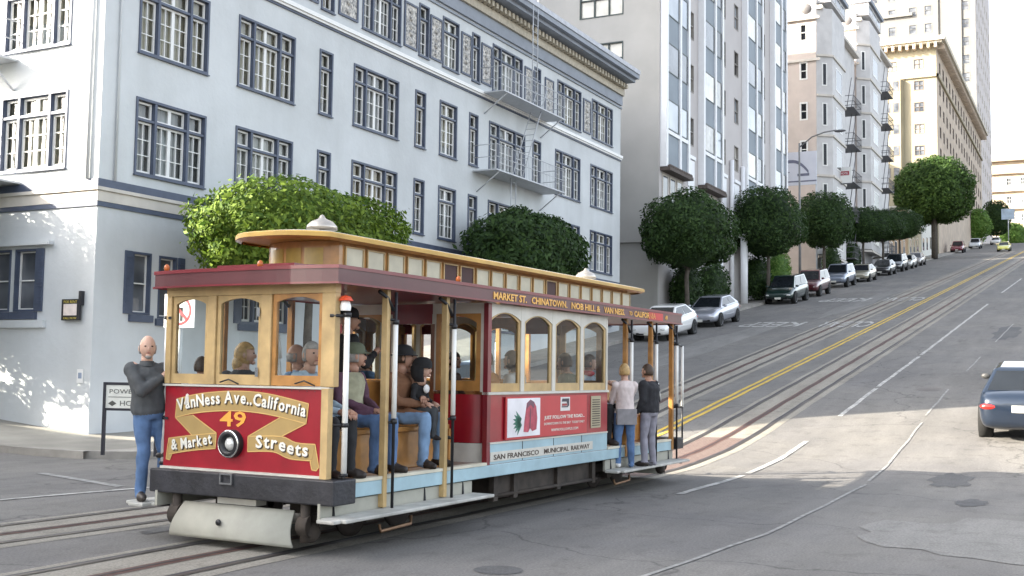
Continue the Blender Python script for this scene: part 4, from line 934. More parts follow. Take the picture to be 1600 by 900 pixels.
q = MB(); q.pbox(CF, .12, .16, 1.66, 1.75, .005, .012); q.pbox(CF, .12, .16, 2.25, 2.34, .005, .012); build_each(q, 'hinge', CHROME, cc)
q = MB()
for u in (-.2, .75): q.tube([CF.p(u-.12, 1.60, .02), CF.p(u, 1.63, .03), CF.p(u+.12, 1.585, .02)], .008, 6)
build_each(q, 'wiper', BLACKM, cc)
# roof: bowed eaves, fascia, clerestory with a rounded front
def roof_outline(x0, x1, hy, bow, rc=.18, n=8):
    """plan outline, rounded corners, front and rear bowed out"""
    pts = []
    for sx, xe in ((-1, x0), (1, x1)):
        side_ = []
        m = 16
        for i in range(m+1):
            t = -1+2*i/m; y = t*hy; b = bow*(1-abs(t)**2.2)
            side_.append((xe+sx*b*1.0, y*(-1 if sx < 0 else 1)*-1 if False else y))
        if sx < 0: pts += [(x, -y) for x, y in side_][::1]
        else: pts += [(x, y) for x, y in side_]
    return pts
def ring_wall(mb, outline, z0, z1, out=0, mi=0):
    n = len(outline); vs = [(x, y, z0) for x, y in outline]+[(x, y, z1) for x, y in outline]
    mb.add(vs, [(i, (i+1) % n, n+(i+1) % n, n+i) for i in range(n)], mi, False)
def plan(x0, x1, hy, bow): return [(x0-bow*(1-abs(t)**2.4), -hy*t*-1*-1) for t in []]
def outline(x0, x1, hy, bow, m=14):
    A = []
    for i in range(m+1):
        t = 1-2*i/m; A.append((x0-bow*(1-abs(t)**2.6), t*hy))     # front, far side to near side
    for i in range(m+1):
        t = -1+2*i/m; A.append((x1+bow*(1-abs(t)**2.6), t*hy))
    return A
EH = HW+.10
o1 = outline(.02, 9.2, EH, .10); o2 = outline(.005, 9.215, EH+.015, .10)
q = MB(); ring_wall(q, o1, 2.56, 2.71); n = len(o1); q.add([(x, y, 2.561) for x, y in o1], [tuple(range(n))], 1)
q.build('fascia', [FASC, MAROON], cc)
q = MB(); ring_wall(q, o2, 2.545, 2.565); ring_wall(q, outline(.01, 9.21, EH+.01, .10), 2.69, 2.725); q.build('eave_moulding', MAROON, cc)
i1 = outline(.7, 8.85, .55, .22)
q = MB(); n = len(o1); vs = [(x, y, 2.715) for x, y in o1]+[(x, y, 2.80) for x, y in i1]; q.add(vs, [(i, (i+1) % n, n+(i+1) % n, n+i) for i in range(n)], 0, True); q.build('lower_roof', mat('roof_maroon_grey', (.16, .10, .10), .7, var=.15), cc)
cz0, cz1 = 2.81, 3.03
q = MB(); c0 = outline(.95, 8.6, .47, .16); ring_wall(q, c0, cz0-.04, cz1+.04); q.build('clerestory', OAK, cc)
lit = mat('clerestory_glass', (.50, .46, .34), .3, var=.15, scale=4); dkp = mat('clerestory_open_vent', (.05, .012, .012), .6)
yel = mat('clerestory_amber_glass', (.40, .26, .04), .3, var=.25, scale=5)
for s in (-1, 1):
    Pc = Plane((0, s*.47, 0), (1, 0, 0), (0, 0, 1), (0, s, 0)); x = 1.05; k = 0
    while x < 8.4:
        w_ = .30
        q = MB(); q.pbox(Pc, x, x+w_, cz0+.005, cz1-.01, .002, .012); 
        o_ = q.build('clerestory_window', dkp if k in (5, 6, 12) else lit, cc)
        q = MB(); frame_rect(q, Pc, x-.012, x+w_+.012, cz0-.005, cz1, .016, .003, .022); q.build('frame', TAN, o_)
        x += .385; k += 1
for ta, tb in ((.72, .30), (.21, -.21), (-.30, -.72)):
    q = MB(); vs = []; m_ = 6
    for i in range(m_+1):
        t = ta+(tb-ta)*i/m_; x_, y_ = .95-.16*(1-abs(t)**2.6)-.006, t*.47; vs += [(x_, y_, cz0+.02), (x_, y_, cz1-.03)]
    q.add(vs, [(2*i, 2*i+2, 2*i+3, 2*i+1) for i in range(m_)]); q.build('clerestory_window', yel, cc)
q = MB(); ro = outline(.60, 8.95, .63, .32); n = len(ro)
cx_, = (4.6,)
lay = [(1.0, 3.075), (1.0, 3.115), (.985, 3.128), (.80, 3.155), (.45, 3.18), (0.02, 3.19)]
def shrink(p, k):
    x, y = p; xm0, xm1 = 1.2, 8.3
    xx = min(max(x, xm0), xm1); return (xx+(x-xx)*k, y*k)
for (k0, z0), (k1, z1) in zip(lay[:-1], lay[1:]):
    vs = [(*shrink(p, k0), z0) for p in ro]+[(*shrink(p, k1), z1) for p in ro]
    q.add(vs, [(i, (i+1) % n, n+(i+1) % n, n+i) for i in range(n)], 0 if z1 < 3.13 else 1, True)
q.add([(*p, 3.0752) for p in ro], [tuple(reversed(range(n)))], 0); q.build('roof', [YROOF, CANVAS], cc)
q = MB(); q.add([(*shrink(p, .93), 3.05) for p in ro]+[(*shrink(p, 1), 3.076) for p in ro], [(i, (i+1) % n, n+(i+1) % n, n+i) for i in range(n)], 0); q.build('roof_soffit', OAK, cc)
for x in (1.25, 8.0):
    q = MB(); q.lathe((x, 0, 3.165), (0, 0, 1), [(.03, 0), (.03, .08), (.17, .085), (.165, .12), (.12, .17), (.05, .20), (.03, .22), (.02, .24), (0, .25)], 20); q.build('bell', mat('bell_metal', (.55, .50, .44), .3, .8, var=.1), cc)
q = MB()
for x, y in ((.05, 1.05), (.05, -.2), (2.3, -1.1)): q.ell((x, y, 2.76), (.03, .03, .04), 8, 6)
build_each(q, 'marker_lamp', mat('marker_orange', (.5, .12, .02), .3), cc)
q = MB(); q.box(.2, 9.05, -.5, .5, 2.60, 2.78); q.build('ceiling', MAROON, cc)
# fascia lettering
FS = Plane((0, -EH-.003, 0), (1, 0, 0), (0, 0, 1), (0, -1, 0))
q = MB(); x = 2.95
for wd, fit_ in (('MARKET ST.', .82), ('CHINATOWN.', 1.0), ('NOB HILL &', .92), ('VAN NESS.', .74)):
    add_text(q, FS, x+fit_/2, 2.585, wd, .115, .001, bold=.003, fit=fit_); x += fit_+.13
add_text(q, FS, x+.1, 2.595, 'TO', .08, .001, bold=.002); add_text(q, FS, x+.66, 2.585, 'CALIFORNIA', .115, .001, bold=.003, fit=.86); add_text(q, FS, 8.5, 2.59, '49', .10, .001, bold=.002)
q.build('lettering', LETG, cc)
q = MB(); q.pbox(FS, 7.75, 8.35, 2.57, 2.68, .001, .004); q.build('red_patch', mat('fresh_red', (.5, .02, .02), .4), cc)
# open-section posts, grab poles with white sleeves, brackets
for x in (.95, 2.08, 7.1, 8.1, 9.0):
    for s in (-1, 1):
        q = MB(); q.box(x-.03, x+.03, s*HW-.035, s*HW+.035, .52 if x > 3 else .38, 2.55); po = q.build('post', OAK if x > 3 or s > 0 else TAN, cc, bevel=.006)
        q = MB(); y = s*(HW+.07); xg = x+.07; q.tube([(xg, y, .36), (xg, y, 2.53)], .016, 8); q.tube([(xg, y, 1.22), (x, s*HW, 1.22)], .014, 6); q.tube([(xg, y, 2.25), (x, s*HW, 2.25)], .014, 6)
        for k, zz in ((0, 1.22), (1, 2.22)): q.tube([(xg, y, zz-.015), (xg, y, zz+.03)], .035, 8)
        q.tube([(xg-.20, s*HW, 2.53), (xg-.08, s*(HW+.02), 2.47), (xg-.01, s*(HW+.05), 2.34)], .02, 6)
        go = q.build('grab_pole', BLACKM, po)
        q = MB(); q.tube([(xg, y, 1.26), (xg, y, 2.20)], .026, 10); q.build('sleeve', POLEW, go)
for s in (-1, 1):
    q = MB(); y = s*(HW+.08); q.tube([(.20, y, .76), (.20, y, 2.24)], .028, 10); go = q.build('grab_pole', POLEW, cc)
    q = MB(); q.tube([(.20, y, 2.24), (.20, y, 2.28)], .04, 8); q.tube([(.20, y, 2.25), (.1, s*1.03, 2.25)], .016, 6); q.tube([(.20, y, 1.22), (.1, s*1.03, 1.22)], .016, 6); q.tube([(.20, y, .74), (.20, y, .77)], .04, 8); q.tube([(.20, y, 1.2), (.20, y, 1.24)], .036, 8); q.build('bracket', BLACKM, go)
    q = MB(); q.tube([(9.3, y, 1.2), (9.3, y, 2.2)], .024, 8); go = q.build('grab_pole', POLEW, cc)
    q = MB(); q.tube([(9.3, y, .7), (9.3, y, 1.2)], .014, 6); q.tube([(9.3, y, 2.2), (9.05, s*HW, 2.22)], .018, 6); q.tube([(9.3, y, 1.2), (9.05, s*HW, 1.2)], .018, 6); q.build('bracket', BLACKM, go)
q = MB(); q.lathe((.22, -1.12, 2.3), (0, 0, 1), [(.05, 0), (.055, .04), (.04, .09), (.02, .1)], 12); q.build('signal_lamp', POLEW, cc)
q = MB(); q.lathe((.22, -1.12, 2.395), (0, 0, 1), [(.075, 0), (.05, .04), (0, .055)], 12); q.build('signal_lamp_cap', mat('lamp_cap_red', (.65, .08, .03), .35), cc)
# closed cabin: side walls with four arched windows, bulkheads with curved corner panels
CX0, CX1 = 3.02, 6.45; ZB = 1.50
for P, s in ((CS, 1), (CN, -1)):
    X = (lambda x: x) if s > 0 else (lambda x: -x)
    def pb(mb, a, b_, c, d, e, f):
        a, b_ = sorted((X(a), X(b_))); mb.pbox(P, a, b_, c, d, e, f)
    q = MB(); pb(q, CX0, CX1, .905, ZB-.03, -.05, 0); q.build('side_panel', REDP if s < 0 else MAROON if False else REDP, cc)
    q = MB(); pb(q, CX0, CX1, .66, .903, -.05, .001); q.build('lower_panel', BLUE, cc)
    q = MB(); pb(q, CX0, CX1, .895, .915, 0, .012); pb(q, CX0-.02, CX1, ZB-.03, ZB, -.06, .03); q.build('moulding', CARW, cc)
    n = 4; wv = (CX1-CX0)/n
    q = MB()
    for k in range(n+1):
        x = CX0+k*wv; a = .045
        pb(q, max(CX0, x-a), min(CX1, x+a), ZB+.001, 2.54, -.05, .002)
    for k in range(n):   # white head above each arch
        a, b_ = CX0+k*wv+.045, CX0+(k+1)*wv-.045; m_ = 10
        for i in range(m_):
            x0, x1 = a+(b_-a)*i/m_, a+(b_-a)*(i+1)/m_; f = lambda x: 2.36+.09*(1-((x-(a+b_)/2)/((b_-a)/2))**2)
            pts = [(X(x0), f(x0)), (X(x1), f(x1)), (X(x1), 2.54), (X(x0), 2.54)]
            q.ppoly(P, pts if s > 0 else pts[::-1], -.05, .0)
    q.build('window_surround', CARW, cc)
    for k in range(n):
        a, b_ = sorted((X(CX0+k*wv+.046), X(CX0+(k+1)*wv-.046)))
        arched_sash('window', P, a, b_, ZB+.002, 2.47, .05, .10, -.045, -.012, mat('sash_oak_%d' % (k+1), (.46, .30, .12), .4, var=.15, scale=5) if (s > 0 and k == 0) else TAN, GL, .10, cc)
# seams in the blue skirt, notice board
q = MB()
for x in (3.9, 4.75, 5.6): q.pbox(CS, x-.006, x+.006, .665, .90, .001, .004)
q.build('skirt_seam', GUNK, cc)
q = MB(); q.pbox(CS, 3.1, 5.95, .69, .80, .003, .008); q.build('name_board', CARW, cc)
q = MB(); add_text(q, CS, 3.75, .71, 'SAN FRANCISCO', .085, .009, bold=.001, fit=1.15); add_text(q, CS, 4.83, .71, 'MUNICIPAL', .085, .009, bold=.001, fit=.72); add_text(q, CS, 5.55, .71, 'RAILWAY', .085, .009, bold=.001, fit=.58); q.build('lettering', LETS, cc)
# advertisement
ad = MB(); ad.pbox(CS, 3.42, 5.7, .93, 1.44, .012, .03); ao = ad.build('advert_board', mat('advert_red', (.50, .045, .05), .4, var=.08), cc)
q = MB(); q.pbox(CS, 3.45, 4.30, .955, 1.42, .031, .034); q.build('advert_picture', mat('advert_white', (.78, .75, .77), .5), ao)
q = MB()
def blob(mb, P, cx, cy, pts, d): mb.ppoly(P, [(cx+a, cy+b) for a, b in pts], d, d+.002)
blob(q, CS, 4.03, 1.19, [(-.17, -.18), (-.05, -.19), (.0, -.14), (.06, -.18), (.17, -.16), (.19, -.02), (.16, .12), (.1, .18), (0, .21), (-.09, .17), (-.12, .06), (-.15, -.05)], .0345); q.build('advert_fruit', mat('advert_berry', (.42, .06, .09), .5, var=.3, scale=14), ao)
q = MB(); blob(q, CS, 4.03, 1.19, [(.0, -.14), (.02, .1), (.0, .1), (-.02, -.14)], .037); blob(q, CS, 4.03, 1.19, [(-.09, .1), (0, .15), (.1, .1), (.1, .18), (0, .21), (-.09, .17)], .037); q.build('advert_shade', mat('advert_dark', (.16, .07, .10), .5), ao)
q = MB()
for a in range(7):
    t = a*.35+2.2; q.ppoly(CS, [(3.78, 1.13), (3.78+.05*math.cos(t+1.2), 1.13+.05*math.sin(t+1.2)), (3.78+.2*math.cos(t), 1.13+.17*math.sin(t)), (3.78+.05*math.cos(t-1.2), 1.13+.05*math.sin(t-1.2))], .035, .0365)
q.build('advert_leaf', mat('advert_green', (.04, .18, .12), .5), ao)
q = MB(); q.pbox(CS, 4.88, 5.16, 1.24, 1.42, .031, .034); q.build('advert_logo', mat('logo_white', (.72, .68, .66), .5), ao)
q = MB(); q.ppoly(CS, [(4.91, 1.36), (5.05, 1.36), (5.08, 1.33), (5.08, 1.30), (5.13, 1.30), (5.13, 1.40), (4.93, 1.40)], .035, .037); q.pbox(CS, 4.91, 5.10, 1.285, 1.30, .035, .037); q.build('advert_logo_mark', mat('logo_ink', (.05, .04, .06), .5), ao)
q = MB(); q.pbox(CS, 4.92, 5.07, 1.305, 1.335, .035, .0365); q.build('advert_logo_bar', REDP, ao)
q = MB(); add_text(q, CS, 5.02, 1.145, 'JUST FOLLOW THE ROAD...', .06, .031, bold=.001, fit=1.2); add_text(q, CS, 5.02, 1.07, 'DOWNTOWN TO THE BAY  TODAY ONLY', .045, .031, fit=1.2); add_text(q, CS, 5.02, .985, 'WWW.FOLLOWUS.COM', .05, .031, fit=.8); q.build('lettering', LETW, ao)
q = MB(); q.pbox(CS, 5.88, 6.2, .98, 1.42, .002, .012); vo = q.build('vent_grille', mat('vent_tan', (.42, .36, .24), .5), cc)
q = MB()
for k in range(12): q.pbox(CS, 5.92, 6.16, 1.01+k*.032, 1.02+k*.032, .0125, .02)
q.build('louvre', GUNK, vo)
# bulkheads at both ends of the closed cabin
def bulkhead(x, s):    # s=-1 faces the front
    P = Plane((x, 0, 0), (0, s, 0), (0, 0, 1), (s, 0, 0))
    for e in (-1, 1):
        q = MB(); n = 8; cyl = []       # quarter-round corner panel
        for i in range(n+1):
            a = math.pi/2*i/n; cyl.append((x+s*.0-s*(.30-.30*math.sin(a))*0+s*(.30*math.sin(a)-.30)*-1*0, 0))
        R_ = .34; cxn, cyn = x-s*R_*1, e*(HW-R_)
        pts = [(x+s*(R_*math.cos(a))-s*R_, e*(HW-R_)+e*R_*math.sin(a)) for a in [math.pi/2*i/n for i in range(n+1)]]
        pts = [(px+0, py) for px, py in pts]
        for (z0, z1, mm, nm) in ((.905, ZB-.03, REDP, 'corner_panel'), (.66, .90, CARW, 'lower_corner_panel')):
            q = MB(); vs = []
            full = [(x, e*.30)]+pts
            for px, py in full: vs += [(px, py, z0), (px, py, z1)]
            q.add(vs, [(2*i, 2*i+2, 2*i+3, 2*i+1) for i in range(len(full)-1)], 0, True); q.build(nm, mm, cc)
        a, b_ = sorted((s*e*.36, s*e*.98)); arched_sash('bulkhead_window', P, a, b_, ZB+.01, 2.42, .06, .08, -.04, 0, OAK, GL, .12, cc)
        q = MB(); q.pbox(P, a-.05, b_+.05, 2.421, 2.545, -.05, .003); q.pbox(P, a-.055, a-.002, ZB, 2.42, -.05, .003); q.pbox(P, b_+.002, b_+.09, ZB, 2.42, -.05, .003); q.build('bulkhead_frame', CARW if s < 0 else OAK, cc)
    q = MB(); q.pbox(P, -.31, .31, 2.3, 2.54, -.05, .0); q.build('door_header', MAROON, cc)
    q = MB(); q.pbox(P, -.34, -.29, FZ, 2.3, -.05, .01); q.pbox(P, .29, .34, FZ, 2.3, -.05, .01); q.build('door_frame', OAKD, cc)
bulkhead(CX0, -1); bulkhead(CX1, 1)
q = MB(); q.box(CX0-.02, CX0+.06, -HW-.012, -HW+.05, .66, 2.54); q.box(CX0-.02, CX0+.06, HW-.05, HW+.012, .66, 2.54); build_each(q, 'cabin_corner_post', MAROON, cc)
# benches: outward facing in the open ends, along the walls inside
for x0, x1 in ((.28, 2.75), (6.6, 8.6)):
    for s in (-1, 1):
        q = MB(); q.box(x0, x1, *sorted((s*.28, s*.74)), 1.08, 1.13); q.box(x0, x1, *sorted((s*.24, s*.28)), 1.13, 1.62); q.box(x0, x1, *sorted((s*.66, s*.70)), FZ, 1.078)
        for xx in (x0, (x0+x1)/2-.02, x1-.04): q.box(xx, xx+.04, *sorted((s*.70, s*.76)), FZ, 1.08)
        q.build('bench', OAK, cc, bevel=.008)
for s in (-1, 1):
    q = MB(); q.box(CX0+.1, CX1-.1, *sorted((s*.62, s*1.0)), 1.08, 1.13); q.box(CX0+.1, CX1-.1, *sorted((s*1.0, s*1.03)), .7, 1.45); q.build('bench', OAK, cc)
q = MB(); q.tube([(1.5, 0, FZ), (1.45, .0, 1.75)], .025); q.build('grip_lever', BLACKM, cc)
q = MB(); q.tube([(1.455, 0, 1.62), (1.45, 0, 1.98)], [.03, .045], 10); q.build('grip_handle', mat('lever_orange', (.6, .30, .05), .4), cc)
q = MB(); q.tube([(1.2, .35, FZ), (1.0, .35, 1.9)], .02); q.tube([(1.02, .35, 1.85), (.98, .35, 2.1)], .03); q.build('brake_lever', POLEW, cc)
# steps along the sides
for s in (-1, 1):
    for (x0, x1) in ((.0, 2.75), (6.45, 9.15)):
        q = MB(); y0, y1 = sorted((s*(HW-.02), s*(HW+(.27 if s < 0 else .38)))); q.box(x0, x1, y0, y1, .335, .37); q.box(x0-.12, x0, *sorted((s*(HW+.02), s*(HW+.22))), .335, .37); st = q.build('running_board', mat('step_board_%s' % ('near' if s < 0 else 'far') + ('_a' if x0 < 1 else '_b'), (.50, .49, .45), .6, var=.2, scale=5, stain=.3), cc, bevel=.01)
        q = MB(); q.box(x0, x1, *sorted((s*(HW-.06), s*(HW-.03))), .345, .50); q.build('riser', FENDER, st)
        q = MB()
        for k in range(4): xx = x0+.2+(x1-x0-.4)*k/3; q.tube([(xx, s*(HW-.05), .56), (xx, s*(HW-.02), .33), (xx, s*(HW+.2), .325)], .018, 6)
        q.build('step_bracket', BLACKM, st)
# lifeguard (scoop) at the front, trucks, underframe
for xs_, d_ in ((.06, -1), (9.3, 1)):
    q = MB(); n = 10; vs = []
    for i in range(n+1):
        t = i/n; z = .41-.33*t; x = xs_+d_*(.10*math.sin(t*2.2)+.04*t); hw = .70+.08*t
        vs += [(x, .42-hw+.0, z), (x, .42+hw-.0, z)] if False else [(x, -hw, z), (x, hw, z)]
    q.add(vs, [(2*i, 2*i+1, 2*i+3, 2*i+2) for i in range(n)], 0, True)
    for i in range(n+1): pass
    o_ = q.build('lifeguard', FENDER, cc); m_ = o_.modifiers.new('thick', 'SOLIDIFY'); m_.thickness = .02
    q = MB(); q.lathe((xs_+d_*.13, .12, .25), (d_, 0, 0), [(.0, .0), (.032, .0), (.032, .012), (0, .013)], 12); q.build('lifeguard_hole', BLACKM, o_)
    q = MB()
    for y in (-.82, .82):
        q.tube([(xs_-d_*.02, y, .50), (xs_-d_*.02, y, .12)], .05, 8); q.lathe((xs_-d_*.05, y-.06, .27), (0, 1, 0), [(.11, 0), (.11, .12), (0, .12)], 12); q.ell((xs_-d_*.1, y, .2), (.12, .08, .1), 8, 6)
    build_each(q, 'lifeguard_bracket', GUNK, cc, 3)
for xc in (1.55, 7.55):
    for dx in (-.42, .42):
        for s in (-1, 1):
            q = MB(); q.lathe((xc+dx, s*.57-.05, .30), (0, 1, 0), [(.05, -.02), (.20, 0), (.24, .01), (.27, .03), (.27, .06), (.22, .07), (.2, .09), (.08, .1), (.06, .14), (0, .15)] if s > 0 else [(0, -.05), (.06, -.04), (.08, 0), (.2, .01), (.22, .03), (.27, .04), (.27, .07), (.24, .09), (.2, .1), (.05, .12)], 24); q.build('wheel', mat('wheel_iron', (.06, .05, .045), .5, .5, var=.3) if (xc < 2 and dx < 0 and s < 0) else STEEL, cc)
    q = MB(); 
    for s in (-1, 1):
        q.box(xc-.85, xc+.85, *sorted((s*.70, s*.78)), .30, .42)
        for dx in (-.42, .42): q.box(xc+dx-.08, xc+dx+.08, *sorted((s*.68, s*.82)), .2, .42)
        for k in range(4): q.lathe((xc-.15+k*.1, s*.74, .22), (0, 0, 1), [(.045, 0), (.045, .1)], 8)
    q.box(xc-.3, xc+.3, -.7, .7, .34, .46); q.build('truck_frame', GUNK, cc)
    q = MB(); q.tube([(xc-.3, -.84, .16), (xc-.3, -.86, .09), (xc+.25, -.86, .11), (xc+.28, -.84, .19)], .018, 6); q.build('track_brake', mat('worn_copper_rod', (.4, .25, .16), .5, .4), cc)
q = MB(); q.box(.3, 9.0, -.85, .85, .47, .60); q.box(3.5, 6.4, -.92, .92, .22, .50); q.tube([(3.3, -.95, .26), (6.4, -.95, .24)], .025, 6)
for x in (3.4, 3.9, 5.1, 6.2): q.box(x, x+.1, -.97, -.9, .2, .5)
for x, y in ((.5, .5), (.6, -.4), (2.9, .5), (2.8, -.6)): q.box(x, x+.25, y, y+.2, .3, .47)
q.build('underframe', GUNK, cc)
q = MB(); q.box(.15, .3, -.15, .35, .40, .49); q.build('tow_plate', CARW, cc)
# ------------------------------------------------------------------ people
SKIN = mat('skin', (.48, .27, .19), .5, var=.08, scale=12); SKINP = mat('skin_pale', (.58, .36, .27), .5, var=.08, scale=12)
def cloth(name, c, v=.15, s=8): return mat(name, c, .85, var=v, scale=s, bump=.25, bscale=14)
DENIM = cloth('blue_denim', (.09, .16, .30), .3, 6); DENIML = cloth('washed_denim', (.19, .30, .46), .25, 6); BLACKC = cloth('black_cloth', (.018, .018, .02)); CHARC = cloth('charcoal_wool', (.07, .075, .08), .25)
SHOE = mat('dark_shoe', (.03, .022, .018), .5); SHOEW = mat('white_trainer', (.7, .7, .7), .5); EYE = mat('dark_eye', (.02, .015, .01), .2)
def V3(*a): return Vector(a)
STAND = dict(pel=(0, 0, .95), mid=(0, 0, 1.14), che=(0, 0, 1.33), nec=(.01, 0, 1.46), hd=(.035, 0, 1.605), shL=(0, .165, 1.385), elL=(-.03, .22, 1.13), wrL=(.08, .24, .90), shR=(0, -.165, 1.385), elR=(-.03, -.22, 1.13), wrR=(.08, -.24, .90),
             hiL=(0, .09, .90), knL=(.03, .11, .50), anL=(0, .12, .09), toL=(.15, .14, .035), hiR=(0, -.09, .90), knR=(.03, -.11, .50), anR=(0, -.12, .09), toR=(.15, -.14, .035))
SIT = dict(pel=(0, 0, .12), mid=(-.02, 0, .31), che=(-.01, 0, .49), nec=(.02, 0, .61), hd=(.05, 0, .75), shL=(0, .165, .53), elL=(.02, .24, .30), wrL=(.24, .14, .20), shR=(0, -.165, .53), elR=(.02, -.24, .30), wrR=(.24, -.14, .20),
           hiL=(.03, .10, .11), knL=(.44, .14, .10), anL=(.43, .15, -.34), toL=(.57, .17, -.405), hiR=(.03, -.10, .11), knR=(.44, -.14, .10), anR=(.43, -.15, -.34), toR=(.57, -.17, -.405))
EDG = [('pel', 'mid'), ('mid', 'che'), ('che', 'nec'), ('che', 'shL'), ('shL', 'elL'), ('elL', 'wrL'), ('che', 'shR'), ('shR', 'elR'), ('elR', 'wrR'), ('pel', 'hiL'), ('hiL', 'knL'), ('knL', 'anL'), ('anL', 'toL'), ('pel', 'hiR'), ('hiR', 'knR'), ('knR', 'anR'), ('anR', 'toR')]
RAD = dict(pel=.165, mid=.155, che=.172, nec=.062, sh=.098, el=.066, wr=.045, hi=.122, kn=.086, an=.062, to=.058)
ZONE = {('pel', 'mid'): 'top', ('mid', 'che'): 'top', ('che', 'nec'): 'top', ('che', 'sh'): 'top', ('sh', 'el'): 'top', ('el', 'wr'): 'top', ('pel', 'hi'): 'leg', ('hi', 'kn'): 'leg', ('kn', 'an'): 'leg', ('an', 'to'): 'shoe'}
def person(loc, facing, base, label, top, leg, skin=SKIN, shoe=SHOE, over={}, bulk=1.0, hgt=1.0, look=0, hair=None, hat=None, cat='person', group=None, hs=1.07, extra=None):
    J = {k: Vector(v) for k, v in base.items()}
    for k, v in over.items(): J[k] = Vector(v)
    root = empty('person', loc, facing, label, cat, group); root.scale = (hgt,)*3
    # body: tapered limbs and an oval trunk fused into one skin
    g = MB(); B = bulk; wx_ = (J['shL']-J['shR']).normalized()
    def ring_tube(items, n=14):
        vs = []
        for i, (p, ww, dd) in enumerate(items):
            t = (items[min(i+1, len(items)-1)][0]-items[max(i-1, 0)][0]).normalized(); u = (wx_-t*wx_.dot(t)).normalized(); v = t.cross(u)
            for k in range(n):
                q_ = 2*math.pi*k/n; vs.append(p+u*math.cos(q_)*ww+v*math.sin(q_)*dd)
        fs = [(i*n+k, i*n+(k+1) % n, (i+1)*n+(k+1) % n, (i+1)*n+k) for i in range(len(items)-1) for k in range(n)]
        fs += [tuple(reversed(range(n))), tuple(range((len(items)-1)*n, len(items)*n))]; g.add(vs, fs, 0, True)
    ax_ = (J['che']-J['pel']).normalized(); sw = (J['shL']-J['shR']).length/2; shm = (J['shL']+J['shR'])/2; k_ = sw/.165
    ring_tube([(J['pel']-ax_*.10*k_, .125*B*k_, .095*B*k_), (J['pel'], .165*B*k_, .125*B*k_), (J['mid'], .148*B*k_, .118*B*k_), (J['che'], .172*B*k_, .128*B*k_), (shm-ax_*.0, .172*k_, .098*B*k_), (shm+ax_*.045*k_, .115*k_, .072*k_), (J['nec'], .058*k_, .058*k_)])
    for S in ('L', 'R'):
        g.tube([J['sh'+S]-ax_*.02, J['sh'+S].lerp(J['el'+S], .5), J['el'+S]], [.066*B*k_, .058*B*k_, .050*B*k_], 12); g.tube([J['el'+S], J['el'+S].lerp(J['wr'+S], .4), J['wr'+S]], [.050*B*k_, .046*B*k_, .034*k_], 12)
        g.ell(J['sh'+S]-ax_*.01, (.070*B*k_,)*3, 12, 8); g.ell(J['el'+S], (.051*B*k_,)*3, 10, 7)
        g.tube([J['hi'+S], J['hi'+S].lerp(J['kn'+S], .5), J['kn'+S]], [.100*k_, .088*k_, .068*k_], 14); g.tube([J['kn'+S], J['kn'+S].lerp(J['an'+S], .35), J['an'+S]], [.068*k_, .066*k_, .056*k_], 14)
        g.ell(J['hi'+S], (.10*k_,)*3, 12, 8); g.ell(J['kn'+S], (.070*k_,)*3, 12, 8)
        f0, f1 = J['an'+S], J['to'+S]; fd = (f1-f0); fd.z = 0; fd.normalize(); zf = f1.z
        g.tube([Vector((f0.x, f0.y, zf+.012))-fd*.075*k_, Vector((f0.x, f0.y, zf+.02)), Vector((f1.x, f1.y, zf+.005))-fd*.03, Vector((f1.x, f1.y, zf-.004))+fd*.045*k_], [.036*k_, .050*k_, .046*k_, .026*k_], 12)
        g.tube([f0, Vector((f0.x, f0.y, zf+.02))], [.054*k_, .050*k_], 12)
    o = g.build('sk', []); rm = o.modifiers.new('r', 'REMESH'); rm.mode = 'VOXEL'; rm.voxel_size = .0135*max(k_, .62); sm_ = o.modifiers.new('s', 'SMOOTH'); sm_.iterations = 5; sm_.factor = .5
    bpy.context.view_layer.update(); em = bpy.data.meshes.new_from_object(o.evaluated_get(bpy.context.evaluated_depsgraph_get()))
    bpy.data.objects.remove(o)
    mb = MB(); sd0 = hash(label) % 97 if False else len(label)*1.7
    def axis_t(p): return (p-J['pel']).dot(ax_)
    def segd(p, a, b_):
        d = b_-a; t = max(0, min(1, (p-a).dot(d)/d.length_squared)); return (p-(a+d*t)).length, t
    def zone(p):
        best = (9, '')
        for a, b_, z in (('pel', 'mid', 't'), ('mid', 'che', 't'), ('che', 'nec', 't'), ('shL', 'elL', 'a'), ('elL', 'wrL', 'a'), ('shR', 'elR', 'a'), ('elR', 'wrR', 'a'), ('hiL', 'knL', 'l'), ('knL', 'anL', 'l'), ('hiR', 'knR', 'l'), ('knR', 'anR', 'l'), ('anL', 'toL', 's'), ('anR', 'toR', 's')):
            q_, t = segd(p, J[a], J[b_]); q_ -= {'t': .12, 'a': .045, 'l': .07, 's': .04}[z]*k_
            if q_ < best[0]: best = (q_, z)
        z = best[1]
        if z == 's' or (z == 'l' and min((p-J['anL']).dot(J['knL']-J['anL'])/(J['knL']-J['anL']).length, 9) < -.02 and (p-J['anL']).length < .2): return 3
        if z == 'a': return 1
        if (p-J['nec']).dot(ax_) > -.012: return 0
        return 2 if axis_t(p) < (-.04 if base is STAND else .03)*k_ and z in 'lt' else 1
    em.calc_loop_triangles(); nrm = [v.normal.copy() for v in em.vertices]; vs = []
    for v, nn in zip(em.vertices, nrm):
        p = v.co.copy(); w1 = noise.noise(p*11+Vector((sd0, 0, 0)))*.009+noise.noise(Vector((p.x*20, p.y*20, p.z*9+sd0)))*.006
        vs.append(p+nn*w1)
    b0 = len(mb.v); mb.v += [tuple(v) for v in vs]
    for p in em.polygons:
        mb.f.append([b0+i for i in p.vertices]); mb.m.append(zone(p.center)); mb.sm.append(True)
    # head
    hd = J['hd']; Mz = Matrix.Rotation(look, 3, 'Z')
